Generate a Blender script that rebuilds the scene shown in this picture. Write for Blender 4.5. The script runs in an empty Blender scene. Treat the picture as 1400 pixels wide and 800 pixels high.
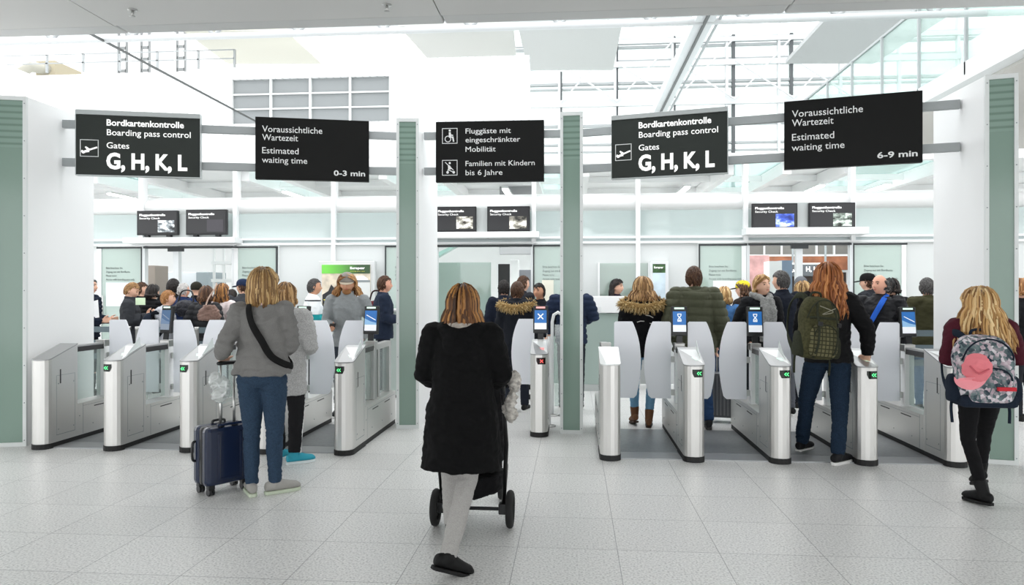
import bpy, bmesh, math, random
import numpy as np
from mathutils import Vector, Matrix, noise as mnoise, Quaternion
SC = bpy.context.scene
COL = SC.collection
PI = math.pi
random.seed(7)
# ------------------------------------------------------------------ camera, light, exposure
YAW = math.atan(.084); CS, SN = math.cos(YAW), math.sin(YAW); EYE = 1.55
cam = bpy.data.cameras.new('camera'); cam.sensor_width = 36; cam.lens = 36*1000/1400
cam.shift_y = -4/1400; cam.clip_end = 300
cob = bpy.data.objects.new('camera', cam); COL.objects.link(cob)
cob.location = (0, 0, EYE); cob.rotation_euler = (PI/2, 0, YAW)
SC.camera = cob
w = bpy.data.worlds.new('world'); SC.world = w; w.use_nodes = True
bg = w.node_tree.nodes['Background']; bg.inputs[0].default_value = (.97, .985, 1, 1); bg.inputs[1].default_value = 1.35
SC.view_settings.view_transform = 'Standard'; SC.view_settings.look = 'None'
SC.view_settings.gamma = 1; SC.view_settings.use_curve_mapping = False
SC.view_settings.exposure = 1.08
sun = bpy.data.lights.new('sun', 'SUN'); sun.energy = .25; sun.angle = 1.2
so = bpy.data.objects.new('sun', sun); COL.objects.link(so); so.rotation_euler = (-.55, .2, 0)

def XA(px, Y):                      # X of the point at depth Y seen in image column px
    u = (px-700)/1000
    return Y*(u*CS-SN)/(CS+u*SN)
def ZA(py, X, Y):                   # Z of the point at (X, Y) seen in image row py
    return EYE + (396-py)/1000*(Y*CS-X*SN)
def ZP(px, py, Y): return ZA(py, XA(px, Y), Y)

# ------------------------------------------------------------------ materials
def lin(c):
    if isinstance(c, str):
        c = [int(c[i:i+2], 16)/255 for i in (0, 2, 4)]
    return tuple(((x+.055)/1.055)**2.4 if x > .04045 else x/12.92 for x in c) + (1,)
MATS = {}
def mat(name, color='808080', rough=.6, metal=0, bump=0, scale=80, spec=.5, var=0, emit=0, alpha=1, trans=0, coat=0, stretch=None):
    if name in MATS: return MATS[name]
    m = bpy.data.materials.new(name); m.use_nodes = True; MATS[name] = m
    nt = m.node_tree; b = nt.nodes['Principled BSDF']
    c = lin(color)
    b.inputs['Base Color'].default_value = c
    b.inputs['Roughness'].default_value = rough; b.inputs['Metallic'].default_value = metal
    b.inputs['Specular IOR Level'].default_value = spec
    b.inputs['Alpha'].default_value = alpha; b.inputs['Transmission Weight'].default_value = trans
    b.inputs['Coat Weight'].default_value = coat
    if emit:
        b.inputs['Emission Color'].default_value = c; b.inputs['Emission Strength'].default_value = emit
    if bump or var:
        tc = nt.nodes.new('ShaderNodeTexCoord'); mp = nt.nodes.new('ShaderNodeMapping')
        nt.links.new(tc.outputs['Object'], mp.inputs[0])
        if stretch: mp.inputs['Scale'].default_value = stretch
        n = nt.nodes.new('ShaderNodeTexNoise'); n.inputs['Scale'].default_value = scale; n.inputs['Detail'].default_value = 3
        nt.links.new(mp.outputs[0], n.inputs['Vector'])
        if bump:
            bp = nt.nodes.new('ShaderNodeBump'); bp.inputs['Strength'].default_value = bump; bp.inputs['Distance'].default_value = .01
            nt.links.new(n.outputs[0], bp.inputs['Height']); nt.links.new(bp.outputs[0], b.inputs['Normal'])
        if var:
            cr = nt.nodes.new('ShaderNodeValToRGB')
            cr.color_ramp.elements[0].position = .35; cr.color_ramp.elements[1].position = .65
            cr.color_ramp.elements[0].color = tuple(x*(1-var) for x in c[:3])+(1,)
            cr.color_ramp.elements[1].color = tuple(min(1, x*(1+var)) for x in c[:3])+(1,)
            nt.links.new(n.outputs[0], cr.inputs[0]); nt.links.new(cr.outputs[0], b.inputs['Base Color'])
    return m
def glass(name, color, tint=.5, rough=.05, gl=.08):    # thin pane: tinted see-through + diffuse frost + reflection
    if name in MATS: return MATS[name]
    m = bpy.data.materials.new(name); m.use_nodes = True; MATS[name] = m
    nt = m.node_tree; nt.nodes.clear()
    out = nt.nodes.new('ShaderNodeOutputMaterial')
    tr = nt.nodes.new('ShaderNodeBsdfTransparent'); tr.inputs[0].default_value = lin('eef4f2')
    df = nt.nodes.new('ShaderNodeBsdfDiffuse'); df.inputs[0].default_value = lin(color)
    tl = nt.nodes.new('ShaderNodeBsdfTranslucent'); tl.inputs[0].default_value = lin(color)
    ad = nt.nodes.new('ShaderNodeMixShader'); ad.inputs[0].default_value = .4
    nt.links.new(df.outputs[0], ad.inputs[1]); nt.links.new(tl.outputs[0], ad.inputs[2])
    m1 = nt.nodes.new('ShaderNodeMixShader'); m1.inputs[0].default_value = tint
    nt.links.new(tr.outputs[0], m1.inputs[1]); nt.links.new(ad.outputs[0], m1.inputs[2])
    g = nt.nodes.new('ShaderNodeBsdfGlossy'); g.inputs['Roughness'].default_value = rough
    m2 = nt.nodes.new('ShaderNodeMixShader'); m2.inputs[0].default_value = gl
    nt.links.new(m1.outputs[0], m2.inputs[1]); nt.links.new(g.outputs[0], m2.inputs[2])
    nt.links.new(m2.outputs[0], out.inputs[0])
    return m
def tone_mat(name, cols, rough=.5):     # hair / fur: colour runs from lock to lock
    if name in MATS: return MATS[name]
    m = mat(name, cols[1], rough, spec=.35)
    nt = m.node_tree; b = nt.nodes['Principled BSDF']
    a = nt.nodes.new('ShaderNodeAttribute'); a.attribute_name = 'tone'
    cr = nt.nodes.new('ShaderNodeValToRGB'); e = cr.color_ramp.elements
    e[0].position = 0; e[0].color = lin(cols[0]); e[1].position = 1; e[1].color = lin(cols[2])
    q = e.new(.5); q.color = lin(cols[1])
    nt.links.new(a.outputs['Fac'], cr.inputs[0]); nt.links.new(cr.outputs[0], b.inputs['Base Color'])
    return m

WHITE = mat('white_paint', 'f4f5f5', .45)
WHITE2 = mat('white_metal', 'eceeee', .35)
GREYP = mat('light_grey_panel', 'd9dbda', .5)
STEEL = mat('brushed_steel', 'd9d8d5', .36, .8, bump=.04, scale=60, stretch=(8, 8, .4))
STEEL2 = mat('satin_steel', 'b9b9b7', .35, 1)
DARK = mat('black_rubber', '141414', .6)
BLACK = mat('black_plastic', '0d0f12', .35)
SIGNB = mat('sign_black', '080908', .5, spec=.2)
SIGNG = mat('sign_charcoal', '2c312e', .5, spec=.25)
LETTER = mat('sign_white', 'f6f6f4', .5, emit=.25)
ALU = mat('aluminium', 'b3b8b8', .4, .6)
GREYM = mat('grey_metal', '8f9698', .45, .3)
RAILM = mat('rail_grey', 'a3a8a9', .5, .1)
GLASS = glass('clear_glass', 'dfe9e6', .12)
FROST = glass('frosted_glass', 'c2d2cb', .82)
PALE = glass('pale_blue_glass', 'd3dddc', .85)
FLAP = glass('flap_glass', 'fafbff', .92, .15, .04)
BELT = mat('belt_slate', '5c6a70', .7)

# ------------------------------------------------------------------ mesh helpers
class MB:
    def __init__(s): s.v = []; s.f = []; s.m = []; s.cur = 0
    def add(s, vs, fs):
        o = len(s.v); s.v += [tuple(v) for v in vs]
        s.f += [tuple(i+o for i in f) for f in fs]; s.m += [s.cur]*len(fs); return s
    def box(s, x0, x1, y0, y1, z0, z1):
        return s.prism([(x0, y0), (x1, y0), (x1, y1), (x0, y1)], z0, z1)
    def prism(s, poly, z0, z1, ztop=None):
        n = len(poly)
        a = sum(poly[i][0]*poly[(i+1) % n][1]-poly[(i+1) % n][0]*poly[i][1] for i in range(n))
        if a < 0: poly = poly[::-1]
        vs = [(x, y, z0) for x, y in poly] + [(x, y, ztop(x, y) if ztop else z1) for x, y in poly]
        fs = [tuple(range(n))[::-1], tuple(range(n, 2*n))] + [(i, (i+1) % n, n+(i+1) % n, n+i) for i in range(n)]
        return s.add(vs, fs)
    def extr(s, pts, d):            # planar 3D polygon pushed along vector d
        n = len(pts); d = Vector(d)
        vs = [Vector(p) for p in pts] + [Vector(p)+d for p in pts]
        return s.add(vs, [tuple(range(n))[::-1], tuple(range(n, 2*n))] + [(i, (i+1) % n, n+(i+1) % n, n+i) for i in range(n)])
    def rings(s, rings, n=12, caps=True):   # rings: (centre, axis a, axis b)
        vs = []; fs = []
        for c, a, b in rings:
            for k in range(n):
                t = 2*PI*k/n
                vs.append(Vector(c)+Vector(a)*math.cos(t)+Vector(b)*math.sin(t))
        for r in range(len(rings)-1):
            for k in range(n):
                fs.append((r*n+k, r*n+(k+1) % n, (r+1)*n+(k+1) % n, (r+1)*n+k))
        if caps:
            fs.append(tuple(range(n))[::-1]); fs.append(tuple((len(rings)-1)*n+k for k in range(n)))
        return s.add(vs, fs)
    def tube(s, pts, rad, n=8, dome=False):
        pts = [Vector(p) for p in pts]
        if not hasattr(rad, '__len__'): rad = [rad]*len(pts)
        rad = list(rad)
        if dome:
            d0 = (pts[0]-pts[1]).normalized(); d1 = (pts[-1]-pts[-2]).normalized(); r0, r1 = rad[0], rad[-1]
            pts = [pts[0]+d0*r0*.95, pts[0]+d0*r0*.7] + pts + [pts[-1]+d1*r1*.7, pts[-1]+d1*r1*.95]
            rad = [r0*.28, r0*.72]+rad+[r1*.72, r1*.28]
        t = (pts[1]-pts[0]).normalized()
        a = t.orthogonal().normalized(); R = []
        for i, p in enumerate(pts):
            if 0 < i < len(pts)-1: tn = (pts[i+1]-pts[i-1])
            elif i == 0: tn = pts[1]-pts[0]
            else: tn = pts[-1]-pts[-2]
            tn = tn.normalized() if tn.length > 1e-9 else t
            a = (a - tn*a.dot(tn))
            a = a.normalized() if a.length > 1e-6 else tn.orthogonal().normalized()
            R.append((p, a*rad[i], tn.cross(a)*rad[i])); t = tn
        return s.rings(R, n)
    def sphere(s, c, rx, ry=None, rz=None, nu=16, nv=10, rot=None):
        ry = ry or rx; rz = rz or rx; c = Vector(c); vs = []; fs = []
        for j in range(1, nv):
            ph = PI*j/nv
            for i in range(nu):
                th = 2*PI*i/nu
                p = Vector((rx*math.sin(ph)*math.cos(th), ry*math.sin(ph)*math.sin(th), rz*math.cos(ph)))
                if rot: p = rot @ p
                vs.append(c+p)
        top = len(vs); p = Vector((0, 0, rz)); vs.append(c+(rot @ p if rot else p)); p = Vector((0, 0, -rz)); vs.append(c+(rot @ p if rot else p))
        for j in range(nv-2):
            for i in range(nu):
                fs.append((j*nu+i, (j+1)*nu+i, (j+1)*nu+(i+1) % nu, j*nu+(i+1) % nu))
        for i in range(nu):
            fs.append((top, i, (i+1) % nu)); fs.append((top+1, (nv-2)*nu+(i+1) % nu, (nv-2)*nu+i))
        return s.add(vs, fs)
    def lathe(s, prof, c=(0, 0, 0), n=20):
        return s.rings([((c[0], c[1], c[2]+z), (r, 0, 0), (0, r, 0)) for r, z in prof], n)
    def beam(s, p, q, wd, hg):      # rectangular bar between points
        p, q = Vector(p), Vector(q); d = (q-p).normalized()
        a = d.cross(Vector((0, 0, 1)));  a = a.normalized() if a.length > 1e-4 else Vector((1, 0, 0))
        b = a.cross(d)
        A = [p+a*i*wd/2+b*j*hg/2 for i, j in ((-1, -1), (1, -1), (1, 1), (-1, 1))]
        return s.extr(A, q-p)
    def xf(s, M):
        s.v = [tuple(M @ Vector(v)) for v in s.v]; return s
    def build(s, name, m, parent=None, smooth=False, bevel=0, label=None, kind=None, cat=None, sub=0, tone=None):
        me = bpy.data.meshes.new(name); me.from_pydata(s.v, [], s.f); me.update()
        for x in (m if isinstance(m, (list, tuple)) else [m]): me.materials.append(x)
        if any(s.m): me.polygons.foreach_set('material_index', s.m)
        if smooth: me.polygons.foreach_set('use_smooth', [True]*len(me.polygons))
        if tone is not None:
            at = me.attributes.new('tone', 'FLOAT', 'POINT'); at.data.foreach_set('value', tone)
        o = bpy.data.objects.new(name, me); COL.objects.link(o)
        if parent: o.parent = parent
        if bevel:
            b = o.modifiers.new('bevel', 'BEVEL'); b.width = bevel; b.segments = 2; b.limit_method = 'ANGLE'
        if sub:
            q = o.modifiers.new('sub', 'SUBSURF'); q.levels = q.render_levels = sub
        if label: o['label'] = label
        if kind: o['kind'] = kind
        if cat: o['category'] = cat
        return o
def thing(name, label, cat, loc=(0, 0, 0), rz=0, group=None):
    o = bpy.data.objects.new(name, None); COL.objects.link(o); o.empty_display_size = .1
    o.location = loc; o.rotation_euler = (0, 0, rz); o['label'] = label; o['category'] = cat
    if group: o['group'] = group
    return o
def tag(o, label, cat, group=None):
    o['label'] = label; o['category'] = cat
    if group: o['group'] = group
    return o
def struct(name, mb, m, **k): return mb.build(name, m, kind='structure', **k)
def bx(*a): return MB().box(*a)

def text(parent, s, o, xd, up, height, m, width=None, bold=0, ratio=.8, name='lettering'):
    """lettering: origin o = left end of the baseline, xd / up unit vectors, height = cap height"""
    c = bpy.data.curves.new('t', 'FONT'); c.body = s; c.size = 1; c.offset = bold; c.extrude = .004; c.resolution_u = 3
    ob = bpy.data.objects.new('t', c); COL.objects.link(ob)
    dg = bpy.context.evaluated_depsgraph_get()
    me = bpy.data.meshes.new_from_object(ob.evaluated_get(dg))
    bpy.data.objects.remove(ob); bpy.data.curves.remove(c)
    n = len(me.vertices); co = np.empty(n*3, dtype=np.float32); me.vertices.foreach_get('co', co); co = co.reshape(-1, 3)
    sy = height/.73
    x0 = co[:, 0].min(); wd = co[:, 0].max()-x0
    sx = width/wd if width else sy*ratio
    xd = np.array(Vector(xd).normalized()); up = np.array(Vector(up).normalized()); nn = np.cross(xd, up)
    out = np.array(o)+np.outer((co[:, 0]-x0)*sx, xd)+np.outer(co[:, 1]*sy, up)+np.outer(co[:, 2]*.5, nn)
    me.vertices.foreach_set('co', out.astype(np.float32).ravel()); me.update(); me.name = name
    me.materials.append(m)
    q = bpy.data.objects.new(name, me); COL.objects.link(q); q.parent = parent
    return q
# ------------------------------------------------------------------ the hall
def floor_mat():
    m = mat('terrazzo_tiles', 'dcdcda', .28, spec=.45); nt = m.node_tree; b = nt.nodes['Principled BSDF']
    tc = nt.nodes.new('ShaderNodeTexCoord')
    n1 = nt.nodes.new('ShaderNodeTexNoise'); n1.inputs['Scale'].default_value = 78; n1.inputs['Detail'].default_value = 4
    n2 = nt.nodes.new('ShaderNodeTexNoise'); n2.inputs['Scale'].default_value = .9
    br = nt.nodes.new('ShaderNodeTexBrick'); br.offset = 0; br.squash = 1
    br.inputs['Scale'].default_value = 1; br.inputs['Brick Width'].default_value = .595; br.inputs['Row Height'].default_value = .595
    br.inputs['Mortar Size'].default_value = .0024; br.inputs['Mortar Smooth'].default_value = .1; br.inputs['Bias'].default_value = 0
    br.inputs['Color1'].default_value = (.93, .93, .93, 1); br.inputs['Color2'].default_value = (1, 1, 1, 1); br.inputs['Mortar'].default_value = (.43, .43, .44, 1)
    mp = nt.nodes.new('ShaderNodeMapping'); mp.inputs['Location'].default_value = (-.26, -.225, 0)
    nt.links.new(tc.outputs['Object'], mp.inputs[0]); nt.links.new(mp.outputs[0], br.inputs[0])
    for n in (n1, n2): nt.links.new(tc.outputs['Object'], n.inputs['Vector'])
    cr = nt.nodes.new('ShaderNodeValToRGB'); e = cr.color_ramp.elements
    e[0].position = .33; e[0].color = lin('b2b2b1'); e[1].position = .62; e[1].color = lin('ebebe9'); q = e.new(.46); q.color = lin('d8d8d6')
    nt.links.new(n1.outputs[0], cr.inputs[0])
    mx = nt.nodes.new('ShaderNodeMixRGB'); mx.blend_type = 'MULTIPLY'; mx.inputs[0].default_value = 1
    nt.links.new(cr.outputs[0], mx.inputs[1]); nt.links.new(br.outputs[0], mx.inputs[2]); nt.links.new(mx.outputs[0], b.inputs['Base Color'])
    b.inputs['Roughness'].default_value = .31
    return m
struct('floor', bx(-26, 24, -8, 34, -.2, 0), floor_mat())
SOF = mat('soffit_grey', 'd3d3d1', .55)
# soffit over the near hall: big panels with joints, a rounded edge board in front
mb = MB()
for i, (a, b) in enumerate(((-22, -4.605), (-4.595, -1.285), (-1.275, 2.015), (2.025, 5.31), (5.32, 22))):
    mb.box(a, b, -8, 6.99, 4.2, 4.6)
struct('ceiling', mb, SOF)
mb = MB()
for a, b in ((-22, -4.604), (-4.596, -1.284), (-1.276, 2.016), (2.024, 5.31), (5.318, 22)): mb.box(a, b, 7.005, 7.25, 4.21, 4.6)
struct('trim_1', mb, mat('soffit_edge', 'cdcecd', .5), bevel=.02)
for k, (px, py) in enumerate(((181, 15), (529, 2))):
    Y = 6.6 if k == 0 else 6.68
    x = XA(px, Y)
    t = thing('sprinkler_head', ('small chrome sprinkler head on the grey ceiling panel, upper left', 'small chrome sprinkler head cut by the top edge of the photo')[k], 'sprinkler', (x, Y, 4.2))
    MB().lathe([(.045, 0), (.045, -.006), (.02, -.012)], n=18).build('escutcheon', STEEL2, t, True)
    MB().lathe([(.012, -.01), (.014, -.04), (.008, -.06)], n=10).build('bulb', STEEL2, t, True)
    MB().lathe([(.004, -.055), (.026, -.06), (.026, -.064), (.004, -.066)], n=14).build('deflector', STEEL2, t, True)

# ---- pillars in an arc; faces turned to the middle, sides run with the lanes
GREEN = mat('green_back_painted_glass', '7f978b', .12, spec=.5)
def slats():
    m = mat('green_glass_louvres', '8ba396', .12); nt = m.node_tree; b = nt.nodes['Principled BSDF']
    tc = nt.nodes.new('ShaderNodeTexCoord'); sx = nt.nodes.new('ShaderNodeSeparateXYZ'); nt.links.new(tc.outputs['Object'], sx.inputs[0])
    mm = nt.nodes.new('ShaderNodeMath'); mm.operation = 'MULTIPLY'; mm.inputs[1].default_value = 2*PI/.062
    s = nt.nodes.new('ShaderNodeMath'); s.operation = 'SINE'; nt.links.new(sx.outputs[2], mm.inputs[0]); nt.links.new(mm.outputs[0], s.inputs[0])
    cr = nt.nodes.new('ShaderNodeValToRGB'); cr.color_ramp.elements[0].position = .0; cr.color_ramp.elements[0].color = lin('869e92'); cr.color_ramp.elements[1].color = lin('6d857a'); cr.color_ramp.elements[1].position = .95
    nt.links.new(s.outputs[0], cr.inputs[0]); nt.links.new(cr.outputs[0], b.inputs['Base Color'])
    return m
SLAT = slats()
PILL = {}
def pillar(pxl, pxr, Y, ang, dep, label, d2=None):
    xl, xr = XA(pxl, Y), XA(pxr, Y)
    wd = (xr-xl)/math.cos(ang)
    t = thing('pillar', label, 'pillar', (xl, Y, 0), 0)
    c, s = math.cos(ang), math.sin(ang)
    def F(x, y): return (x*c - y*s, x*s + y*c)          # front frame coords (y>0 goes back)
    H = 3.46
    a, b = F(0, .02), F(wd, .02)
    mb = MB().prism([a, b, (b[0], b[1]+dep), (a[0], a[1]+dep)], 0, H)
    mb.build('casing', WHITE, t)
    fr = MB(); fw = .032
    for x0, x1, z0, z1 in ((0, fw, 0, H), (wd-fw, wd, 0, H), (fw, wd-fw, 0, .04), (fw, wd-fw, H-.04, H)):
        fr.prism([F(x0, -.02), F(x1, -.02), F(x1, .02), F(x0, .02)], z0, z1)
    fr.build('frame', mat('pillar_frame', 'dfe3e2', .4), t)
    MB().prism([F(fw, -.006), F(wd-fw, -.006), F(wd-fw, .012), F(fw, .012)], .04, 2.95).build('glass_panel', GREEN, t, label='grey-green glass panel')
    MB().prism([F(fw, -.006), F(wd-fw, -.006), F(wd-fw, .012), F(fw, .012)], 2.951, H-.04).build('louvre_panel', SLAT, t, label='grey-green panel of thin slats')
    bl = MB()
    for x in (fw/2, wd-fw/2):
        for k in range(10):
            q = F(x, -.022); bl.sphere((q[0], q[1], .06+k*.37), .006, nu=6, nv=4)
    bl.build('bolts', GREYM, t)
    return t
pillar(-6, 29.5, 6.75, math.radians(15), 1.0, 'leftmost pillar with green glass front and broad white side, at the frame edge')
pillar(542, 572, 8.02, math.radians(7), 1.1, 'pillar with green glass front between the left gates and the woman with the stroller')
pillar(766, 797, 7.9, math.radians(-3), .5, 'narrow green glass pillar right of the gate showing a red cross')
pillar(1346, 1386, 6.87, math.radians(-14), .92, 'rightmost pillar with green glass front behind the girl with the floral backpack')

# ---- grey rails between the pillars and the hanging signs on them
def camline(A, B):                  # A, B: (px, Y)
    p, q = Vector((XA(*A), A[1], 0)), Vector((XA(*B), B[1], 0)); return p, q
def on_line(p, q, px):
    u = (px-700)/1000
    # right - u*fwd = 0
    f = lambda v: (v.x*CS+v.y*SN) - u*(v.y*CS-v.x*SN)
    a, b = f(p), f(q); t = a/(a-b); return p+(q-p)*t
RL = camline((69, 7.32), (545, 8.26)); RM = camline((580, 8.28), (770, 8.28)); RR = camline((792, 8.27), (1312, 7.28))
for (p, q), nm in ((RL, 'left'), (RM, 'middle'), (RR, 'right')):
    for z, hl in ((3.31, 'upper'), (2.905, 'lower')):
        tag(MB().beam(p+Vector((0, 0, z)), q+Vector((0, 0, z)), .05, .085).build('sign_rail', RAILM, bevel=.004),
            '%s grey rail carrying the %s' % (hl, {'left': 'left pair of black signs', 'middle': 'middle black sign', 'right': 'right pair of black signs'}[nm]), 'rail')
LTM = mat('sign_grey_lettering', 'd8dad9', .5, emit=.1)
def sign(line, pl, pr, label, z0=2.765, z1=3.45, face=SIGNB, top=False, lines=(), pict=None, off=.10, LM=LTM):
    p, q = line
    a, b = on_line(p, q, pl), on_line(p, q, pr)
    xd = (b-a).normalized(); n = Vector((xd.y, -xd.x, 0)); wd = (b-a).length*.985
    t = thing('hanging_sign', label, 'sign', (a.x+n.x*off, a.y+n.y*off, z0), math.atan2(xd.y, xd.x))
    h = z1-z0
    hh = h-.05 if top else h
    bx(0, wd, 0, .07, 0, hh).build('panel', face, t, bevel=.003)
    if top:
        bx(-.004, wd+.004, -.012, .075, hh, h).build('top_rail', ALU, t, bevel=.003)
        MB().box(-.006, 0, -.004, .07, 0, hh).box(wd, wd+.006, -.004, .07, 0, hh).box(-.006, wd+.006, -.004, .07, -.008, 0).build('edge_trim', ALU, t)
    for s, x0, x1, yb, yt, bold in lines:
        text(t, s, (x0*wd, -.002, hh*(1-yb)), (1, 0, 0), (0, 0, 1), (yb-yt)*hh, LETTER if top else LM, width=(x1-x0)*wd, bold=bold)
    for m in (1,):
        MB().box(.1*wd, .1*wd+.05, .07, .1, .1, h-.05).box(.85*wd, .85*wd+.05, .07, .1, .1, h-.05).build('bracket', GREYM, t)
    return t, wd, hh
def square(t, x0, x1, z0, z1, m=LETTER, w_=.008):
    MB().box(x0, x1, -.004, .001, z0, z0+w_).box(x0, x1, -.004, .001, z1-w_, z1).box(x0, x0+w_, -.004, .001, z0+w_, z1-w_).box(x1-w_, x1, -.004, .001, z0+w_, z1-w_).build('pictogram_frame', m, t)
def flat(t, polys, x0, z0, sz, m=LETTER, name='pictogram'):
    mb = MB()
    for pl in polys:
        mb.extr([(x0+x*sz, -.001, z0+y*sz) for x, y in pl], (0, -.004, 0))
    return mb.build(name, m, t)
def disc(cx, cy, r, n=14): return [(cx+r*math.cos(2*PI*k/n), cy+r*math.sin(2*PI*k/n)) for k in range(n)]
def ringp(cx, cy, r, w_, a0=0, a1=360, n=20):
    P = []
    for k in range(n):
        t0, t1 = math.radians(a0+(a1-a0)*k/n), math.radians(a0+(a1-a0)*(k+1)/n)
        P.append([(cx+r*math.cos(t0), cy+r*math.sin(t0)), (cx+r*math.cos(t1), cy+r*math.sin(t1)), (cx+(r-w_)*math.cos(t1), cy+(r-w_)*math.sin(t1)), (cx+(r-w_)*math.cos(t0), cy+(r-w_)*math.sin(t0))])
    return P
def bar(x0, y0, x1, y1, w_):
    d = Vector((x1-x0, y1-y0)).normalized(); n = Vector((-d.y, d.x))*w_/2
    return [(x0+n.x, y0+n.y), (x1+n.x, y1+n.y), (x1-n.x, y1-n.y), (x0-n.x, y0-n.y)]
PLANE = [bar(.12, .26, .93, .56, .09), [(.05, .27), (.16, .17), (.30, .22), (.16, .30)], [(.62, .40), (.32, .60), (.26, .55), (.42, .34)], [(.30, .24), (.52, .28), (.44, .36), (.2, .28)], [(.05, .27), (.09, .38), (.14, .38), (.17, .27)]]
GATES = (('Bordkartenkontrolle', .243, .867, .169, .062, .022), ('Boarding pass control', .245, .923, .332, .226, .003),
         ('Gates', .243, .423, .549, .444, .003), ('G, H, K, L', .241, .895, .885, .62, .038))
for ln, a, b, lb in ((RL, 109, 279, 'charcoal sign reading Bordkartenkontrolle, gates G H K L, above the left gates'), (RR, 839, 998, 'charcoal sign reading Bordkartenkontrolle, gates G H K L, above the right gates')):
    t, wd, hh = sign(ln, a, b, lb, top=True, face=SIGNG, lines=GATES)
    s0 = .033*wd; s1 = .179*wd
    square(t, s0, s1, .30*hh, .30*hh+(s1-s0), LTM, .006); flat(t, PLANE, s0, .30*hh, s1-s0)
WAIT = lambda n: (('Voraussichtliche', .06, .583, .24, .135, 0), ('Wartezeit', .06, .37, .375, .27, 0), ('Estimated', .06, .375, .585, .48, 0), ('waiting time', .058, .45, .735, .635, 0), (n, .685, .965, .912, .825, .018))
sign(RL, 351, 507, 'black waiting time sign showing 0-3 min', lines=WAIT('0-3 min'))
sign(RR, 1072, 1262, 'black waiting time sign showing 6-9 min', lines=WAIT('6-9 min'))
t, wd, hh = sign(RM, 598, 746.5, 'black sign for reduced mobility and families with children, above the middle passage',
    lines=(('Fluggäste mit', .278, .696, .205, .115, 0), ('eingeschränkter', .278, .782, .35, .26, 0), ('Mobilität', .278, .556, .505, .415, 0), ('Familien mit Kindern', .278, .915, .74, .65, 0), ('bis 6 Jahre', .278, .619, .89, .80, 0)))
sz = .142*wd
square(t, .06*wd, .06*wd+sz, .635*hh, .635*hh+sz, LTM, .006)
flat(t, ringp(.38, .30, .21, .045)+[disc(.5, .85, .07), [(.44, .74), (.56, .74), (.6, .42), (.44, .42)], [(.55, .60), (.72, .56), (.72, .5), (.55, .52)], [(.46, .46), (.74, .46), (.8, .12), (.71, .12), (.66, .38), (.46, .38)]], .06*wd, .635*hh, sz, LTM)
square(t, .06*wd, .06*wd+sz, .11*hh, .11*hh+sz, LTM, .006)
flat(t, [bar(.2, .86, .74, .34, .045), disc(.5, .80, .07), [(.38, .66), (.5, .66), (.66, .42), (.4, .38)], bar(.4, .4, .36, .2, .05), bar(.42, .36, .72, .22, .05), disc(.36, .2, .085), disc(.76, .2, .085)], .06*wd, .11*hh, sz, LTM)

# ------------------------------------------------------------------ glazed front of the security zone (Y = 12)
FY = 12.0
def fx(px): return XA(px, FY)
def fz(py): return ZA(py, 0, FY)
XL, XR = -13.5, 9.5
ZT = 2.30
LGW = mat('pale_wall_panel', 'd6dad9', .35, spec=.4)
winspec = [(XL, fx(133)), (fx(382), fx(526)), (fx(792), fx(954)), (fx(1240), XR)]
wi = 1
for a, b in winspec:
    struct('window_%d' % wi, bx(a, b, FY, FY+.02, .02, ZT), LGW); wi += 1
struct('window_%d' % wi, bx(XL, XR, FY+.03, FY+.05, ZT+.12, 2.84), PALE); wi += 1     # upper glass band
# transom and mullions
mb = MB().box(XL, XR, FY-.05, FY+.08, ZT, ZT+.035).box(XL, XR, FY-.03, FY+.06, ZT+.085, ZT+.12)
struct('trim_2', mb, WHITE2)
struct('trim_3', bx(XL, XR, FY+.03, FY+.05, ZT+.035, ZT+.085), mat('transom_glass', 'c6d2d2', .3))
mb = MB()
for px in (-60, 60, 195, 323, 457, 590, 730, 872, 1019, 1165, 1330, 1480):
    x = fx(px); mb.box(x-.035, x+.035, FY-.06, FY+.1, 0 if px in (457, 872) else ZT, 3.62)
struct('trim_4', mb, WHITE2)
mb = MB()   # rounded pelmet tube above the glass band
mb.rings([((XL, FY+.12, 2.97), (0, .13, 0), (0, 0, .125)), ((XR, FY+.12, 2.97), (0, .13, 0), (0, 0, .125))], 24)
struct('trim_5', mb, mat('pelmet_white', 'e9eae9', .4), smooth=True)
struct('trim_6', bx(XL, XR, FY+.2, FY+.24, 3.08, 3.14), GREYP)
# roof slab of the zone: white with sky-lit glass strips, slanting beams below it
mb = MB()
xs = [XL, fx(120), fx(190), fx(330), fx(385), fx(520), fx(600), fx(728), fx(800), fx(1000), fx(1080), fx(1165), fx(1300), XR]
for i in range(len(xs)-1):
    if i % 2 == 0: mb.box(xs[i], xs[i+1], FY+.1, 18.2, 3.62, 3.72)
mb.box(XL, XR, FY-.02, FY+.12, 3.60, 3.74)
struct('ceiling.001', mb, WHITE)
SKG = glass('skylight_glass', 'd2e8e6', .35)
for i in range(1, len(xs)-1, 2):
    struct('window_%d' % wi, bx(xs[i], xs[i+1], FY+.1, 18.2, 3.66, 3.68), SKG); wi += 1
mb = MB()
for px in (120, 190, 330, 385, 520, 600, 728, 800, 1000, 1080, 1165, 1300):
    x = fx(px); mb.box(x-.07, x+.07, FY+.15, 18, 3.42, 3.61)
for y in (13.5, 15, 16.5): mb.box(XL, XR, y-.03, y+.03, 3.5, 3.6)
struct('trim_7', mb, WHITE)
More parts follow.
